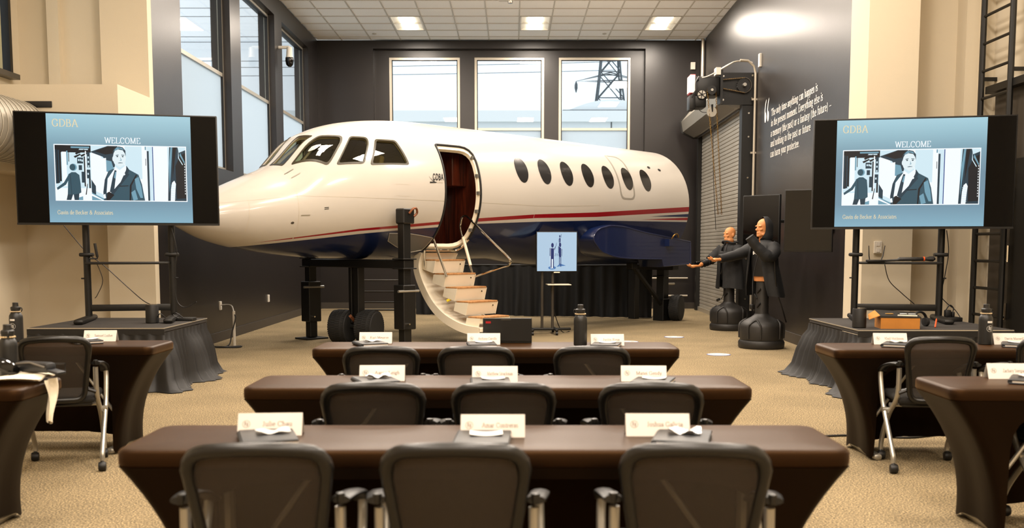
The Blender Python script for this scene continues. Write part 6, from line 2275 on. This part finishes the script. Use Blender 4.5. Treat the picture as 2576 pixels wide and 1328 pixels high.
def bottle(x, y, rz, label, z=TZ):
    t = thing('water_bottle', label, 'bottle', (x, y, z + .001), rz, 'black insulated water bottles')
    b = MB().lathe([(.040, 0), (.0455, .004), (.0455, .165), (.044, .185), (.034, .203), (.029, .208)], 28).build('body', 'bottle', t)
    MB().lathe([(.029, .206), (.0305, .209), (.0305, .226), (.033, .228), (.033, .244), (.028, .248), (.021, .25), (.0195, .262), (.0195, .275), (.017, .277)], 24).build('cap', 'bottle', t)
    MB().tube(smooth_path([(.03, 0, .237), (.046, 0, .24), (.05, 0, .226), (.042, 0, .214)], 4), .004, 6).build('cap_loop', 'black', t)
    bd = MB()
    for k in range(22):
        a = 2 * math.pi * k / 22
        ellipsoid(bd, (.034 * math.cos(a), .034 * math.sin(a), .214), (.0048, .0048, .0048), 6, 4)
    bd.build('bead_band', 'bead', t)
    def curved(pts, m, nm, h=.0006):
        mb = MB()
        for poly in pts:
            mb.poly([((.0455 + h) * math.sin(u / .0455), -(.0455 + h) * math.cos(u / .0455), v) for u, v in poly])
        mb.build(nm, m, b, smooth=0, recalc=False)
    seg = [(-.018 + .006 * k, -.018 + .006 * (k + 1)) for k in range(6)]
    curved([[(a, .150), (c, .150), (c, .163), (a, .163)] for a, c in seg], 'white_print', 'name_strip')
    em = []
    for k in range(24):
        a0, a1 = 2 * math.pi * k / 24, 2 * math.pi * (k + 1) / 24
        em.append([(.022 * math.cos(a0), .112 + .022 * math.sin(a0)), (.022 * math.cos(a1), .112 + .022 * math.sin(a1)), (.0205 * math.cos(a1), .112 + .0205 * math.sin(a1)), (.0205 * math.cos(a0), .112 + .0205 * math.sin(a0))])
    for s in (-1, 1):
        em.append([(s * .006 - .003, .101 - s * .002), (s * .006 + .003, .101 - s * .002), (s * .006 + .003, .125 - s * .002), (s * .006 - .003, .125 - s * .002)])
    curved(em, 'white_print', 'emblem')
    return t
bottle(-3.50, 7.13, R(-8), 'black water bottle on the left riser desk')
bottle(-2.55, 5.10, R(-60), 'black water bottle beside the clothing on the lower left desk')
bottle(.462, 6.87, R(150), 'black water bottle with beaded strap on the desk nearest the aircraft')
bottle(3.245, 6.93, R(12), 'black water bottle on the right riser desk')

t = thing('laptop', 'open black laptop on the desk nearest the aircraft', 'laptop', (-.035, 7.02, TZ + .001))
MB().rbox(-.17, .17, .0, .165, 0, .016, .004, 1).build('base', 'laptop', t)
M = Matrix.Translation((0, 0, .012)) @ Matrix.Rotation(R(4), 4, 'X')
l = MB(M).rbox(-.17, .17, -.006, .004, 0, .165, .004, 1).build('lid', 'laptop', t)
MB(M).box(-.045, .025, -.0075, -.006, .150, .158).build('webcam_strip', 'grey_metal', l, smooth=0)
MB(M).box(-.15, -.115, -.0075, -.006, .128, .142).build('sticker', 'red_plastic', l, smooth=0)

# white shirt and dark holster gear on the lower left desk
def cloth_piece(name, label, cat, loc, outline_fn, m, nx=34, ny=24):
    rows = []
    for j in range(ny + 1):
        rows.append([outline_fn(i / nx, j / ny) for i in range(nx + 1)])
    lo = [[(x, y, z - .006) for x, y, z in r] for r in rows]
    mb = MB()
    mb.rings(rows, False, False)
    mb.rings(lo, False, False)
    o = mb.build(name, m, smooth=80, recalc=False)
    o.location = loc
    return tag(o, label, cat)
def shirt(u, v):
    # spread over the desk, one sleeve over the near edge
    x = -.62 + .81 * u
    y = .20 - .40 * v
    y += .07 * math.sin(u * 7) * v
    z = .012 + .012 * math.sin(u * 14 + v * 5) * math.sin(v * 9) + .012
    if u > .72:
        k = (u - .72) / .28
        y = y * (1 - .45 * k) + .12 * k * (1 - v)
        z += .02 * math.sin(k * 3.1)
    edge = -.215
    if y < edge:
        d = edge - y
        y, z = edge - .015, z - d * .9
    return (x, y, z)
cloth_piece('white_shirt', 'crumpled white shirt spread over the lower left desk', 'shirt', (-2.51, 4.965, TZ), shirt, 'shirt_white')
def strap(u, v):
    w = .055 * (1 + .35 * math.sin(v * 4 + .5)) * (1 - .35 * v)
    x = (u - .5) * 2 * w + .02 * math.sin(v * 5)
    dz = -.21 * v
    return (x, -.012 * math.sin(u * 9 + v * 3) - .012, dz + .01 * math.sin(u * 6) * v)
cloth_piece('shirt_sleeve', 'white sleeve hanging over the edge of the lower left desk', 'sleeve', (-2.31, 5.0, TZ + .014), strap, 'shirt_white', 16, 14).rotation_euler = (0, 0, R(90))
t = thing('holster', 'black folded leather holster lying on the white shirt', 'holster', (-2.38, 5.04, TZ + .045), R(-22))
MB().rbox(-.11, .10, -.035, .035, 0, .05, .018).build('pouch', 'leather', t)
MB(Matrix.Rotation(R(10), 4, 'Y')).rbox(.02, .16, -.03, .03, .02, .035, .006).build('flap', 'leather', t)
MB().tube([(-.1, -.036, .04), (.0, -.04, .05), (.09, -.036, .03)], .005, 5).build('stitching', 'leather_grey', t)
t = thing('goggles', 'dark safety goggles with bent arm on the white shirt', 'goggles', (-2.56, 4.99, TZ + .04), R(20))
MB().tube(smooth_path([(-.09, 0, .0), (-.06, -.02, .05), (0, -.03, .06), (.06, -.02, .03), (.09, .0, .0)], 4), .016, 8, flat=2.0).build('frame', 'black_gloss', t)
MB().tube(smooth_path([(.09, 0, .0), (.12, .04, .03), (.13, .1, .02)], 4), .008, 6).build('arm', 'black', t)
MB().tube(smooth_path([(-.09, 0, .0), (-.1, .05, .05), (-.04, .1, .07)], 4), .008, 6).build('arm', 'black', t)
t = thing('belt_clip', 'small black square belt clip beside the holster', 'clip', (-2.305, 5.13, TZ + .04), R(-10))
MB().tube([(-.03, 0, 0), (.03, 0, 0), (.03, 0, .035), (-.03, 0, .035)], .005, 6, loop=True).build('loop', 'black', t)
MB().rbox(-.1, -.03, -.012, .012, .0, .03, .006).build('web', 'black', t)
wire('black power cable lying on the carpet behind the right desk', [(2.25, 7.4, .008), (2.6, 7.45, .008), (2.9, 7.35, .008), (3.3, 7.5, .008), (3.8, 7.45, .008)], .008)
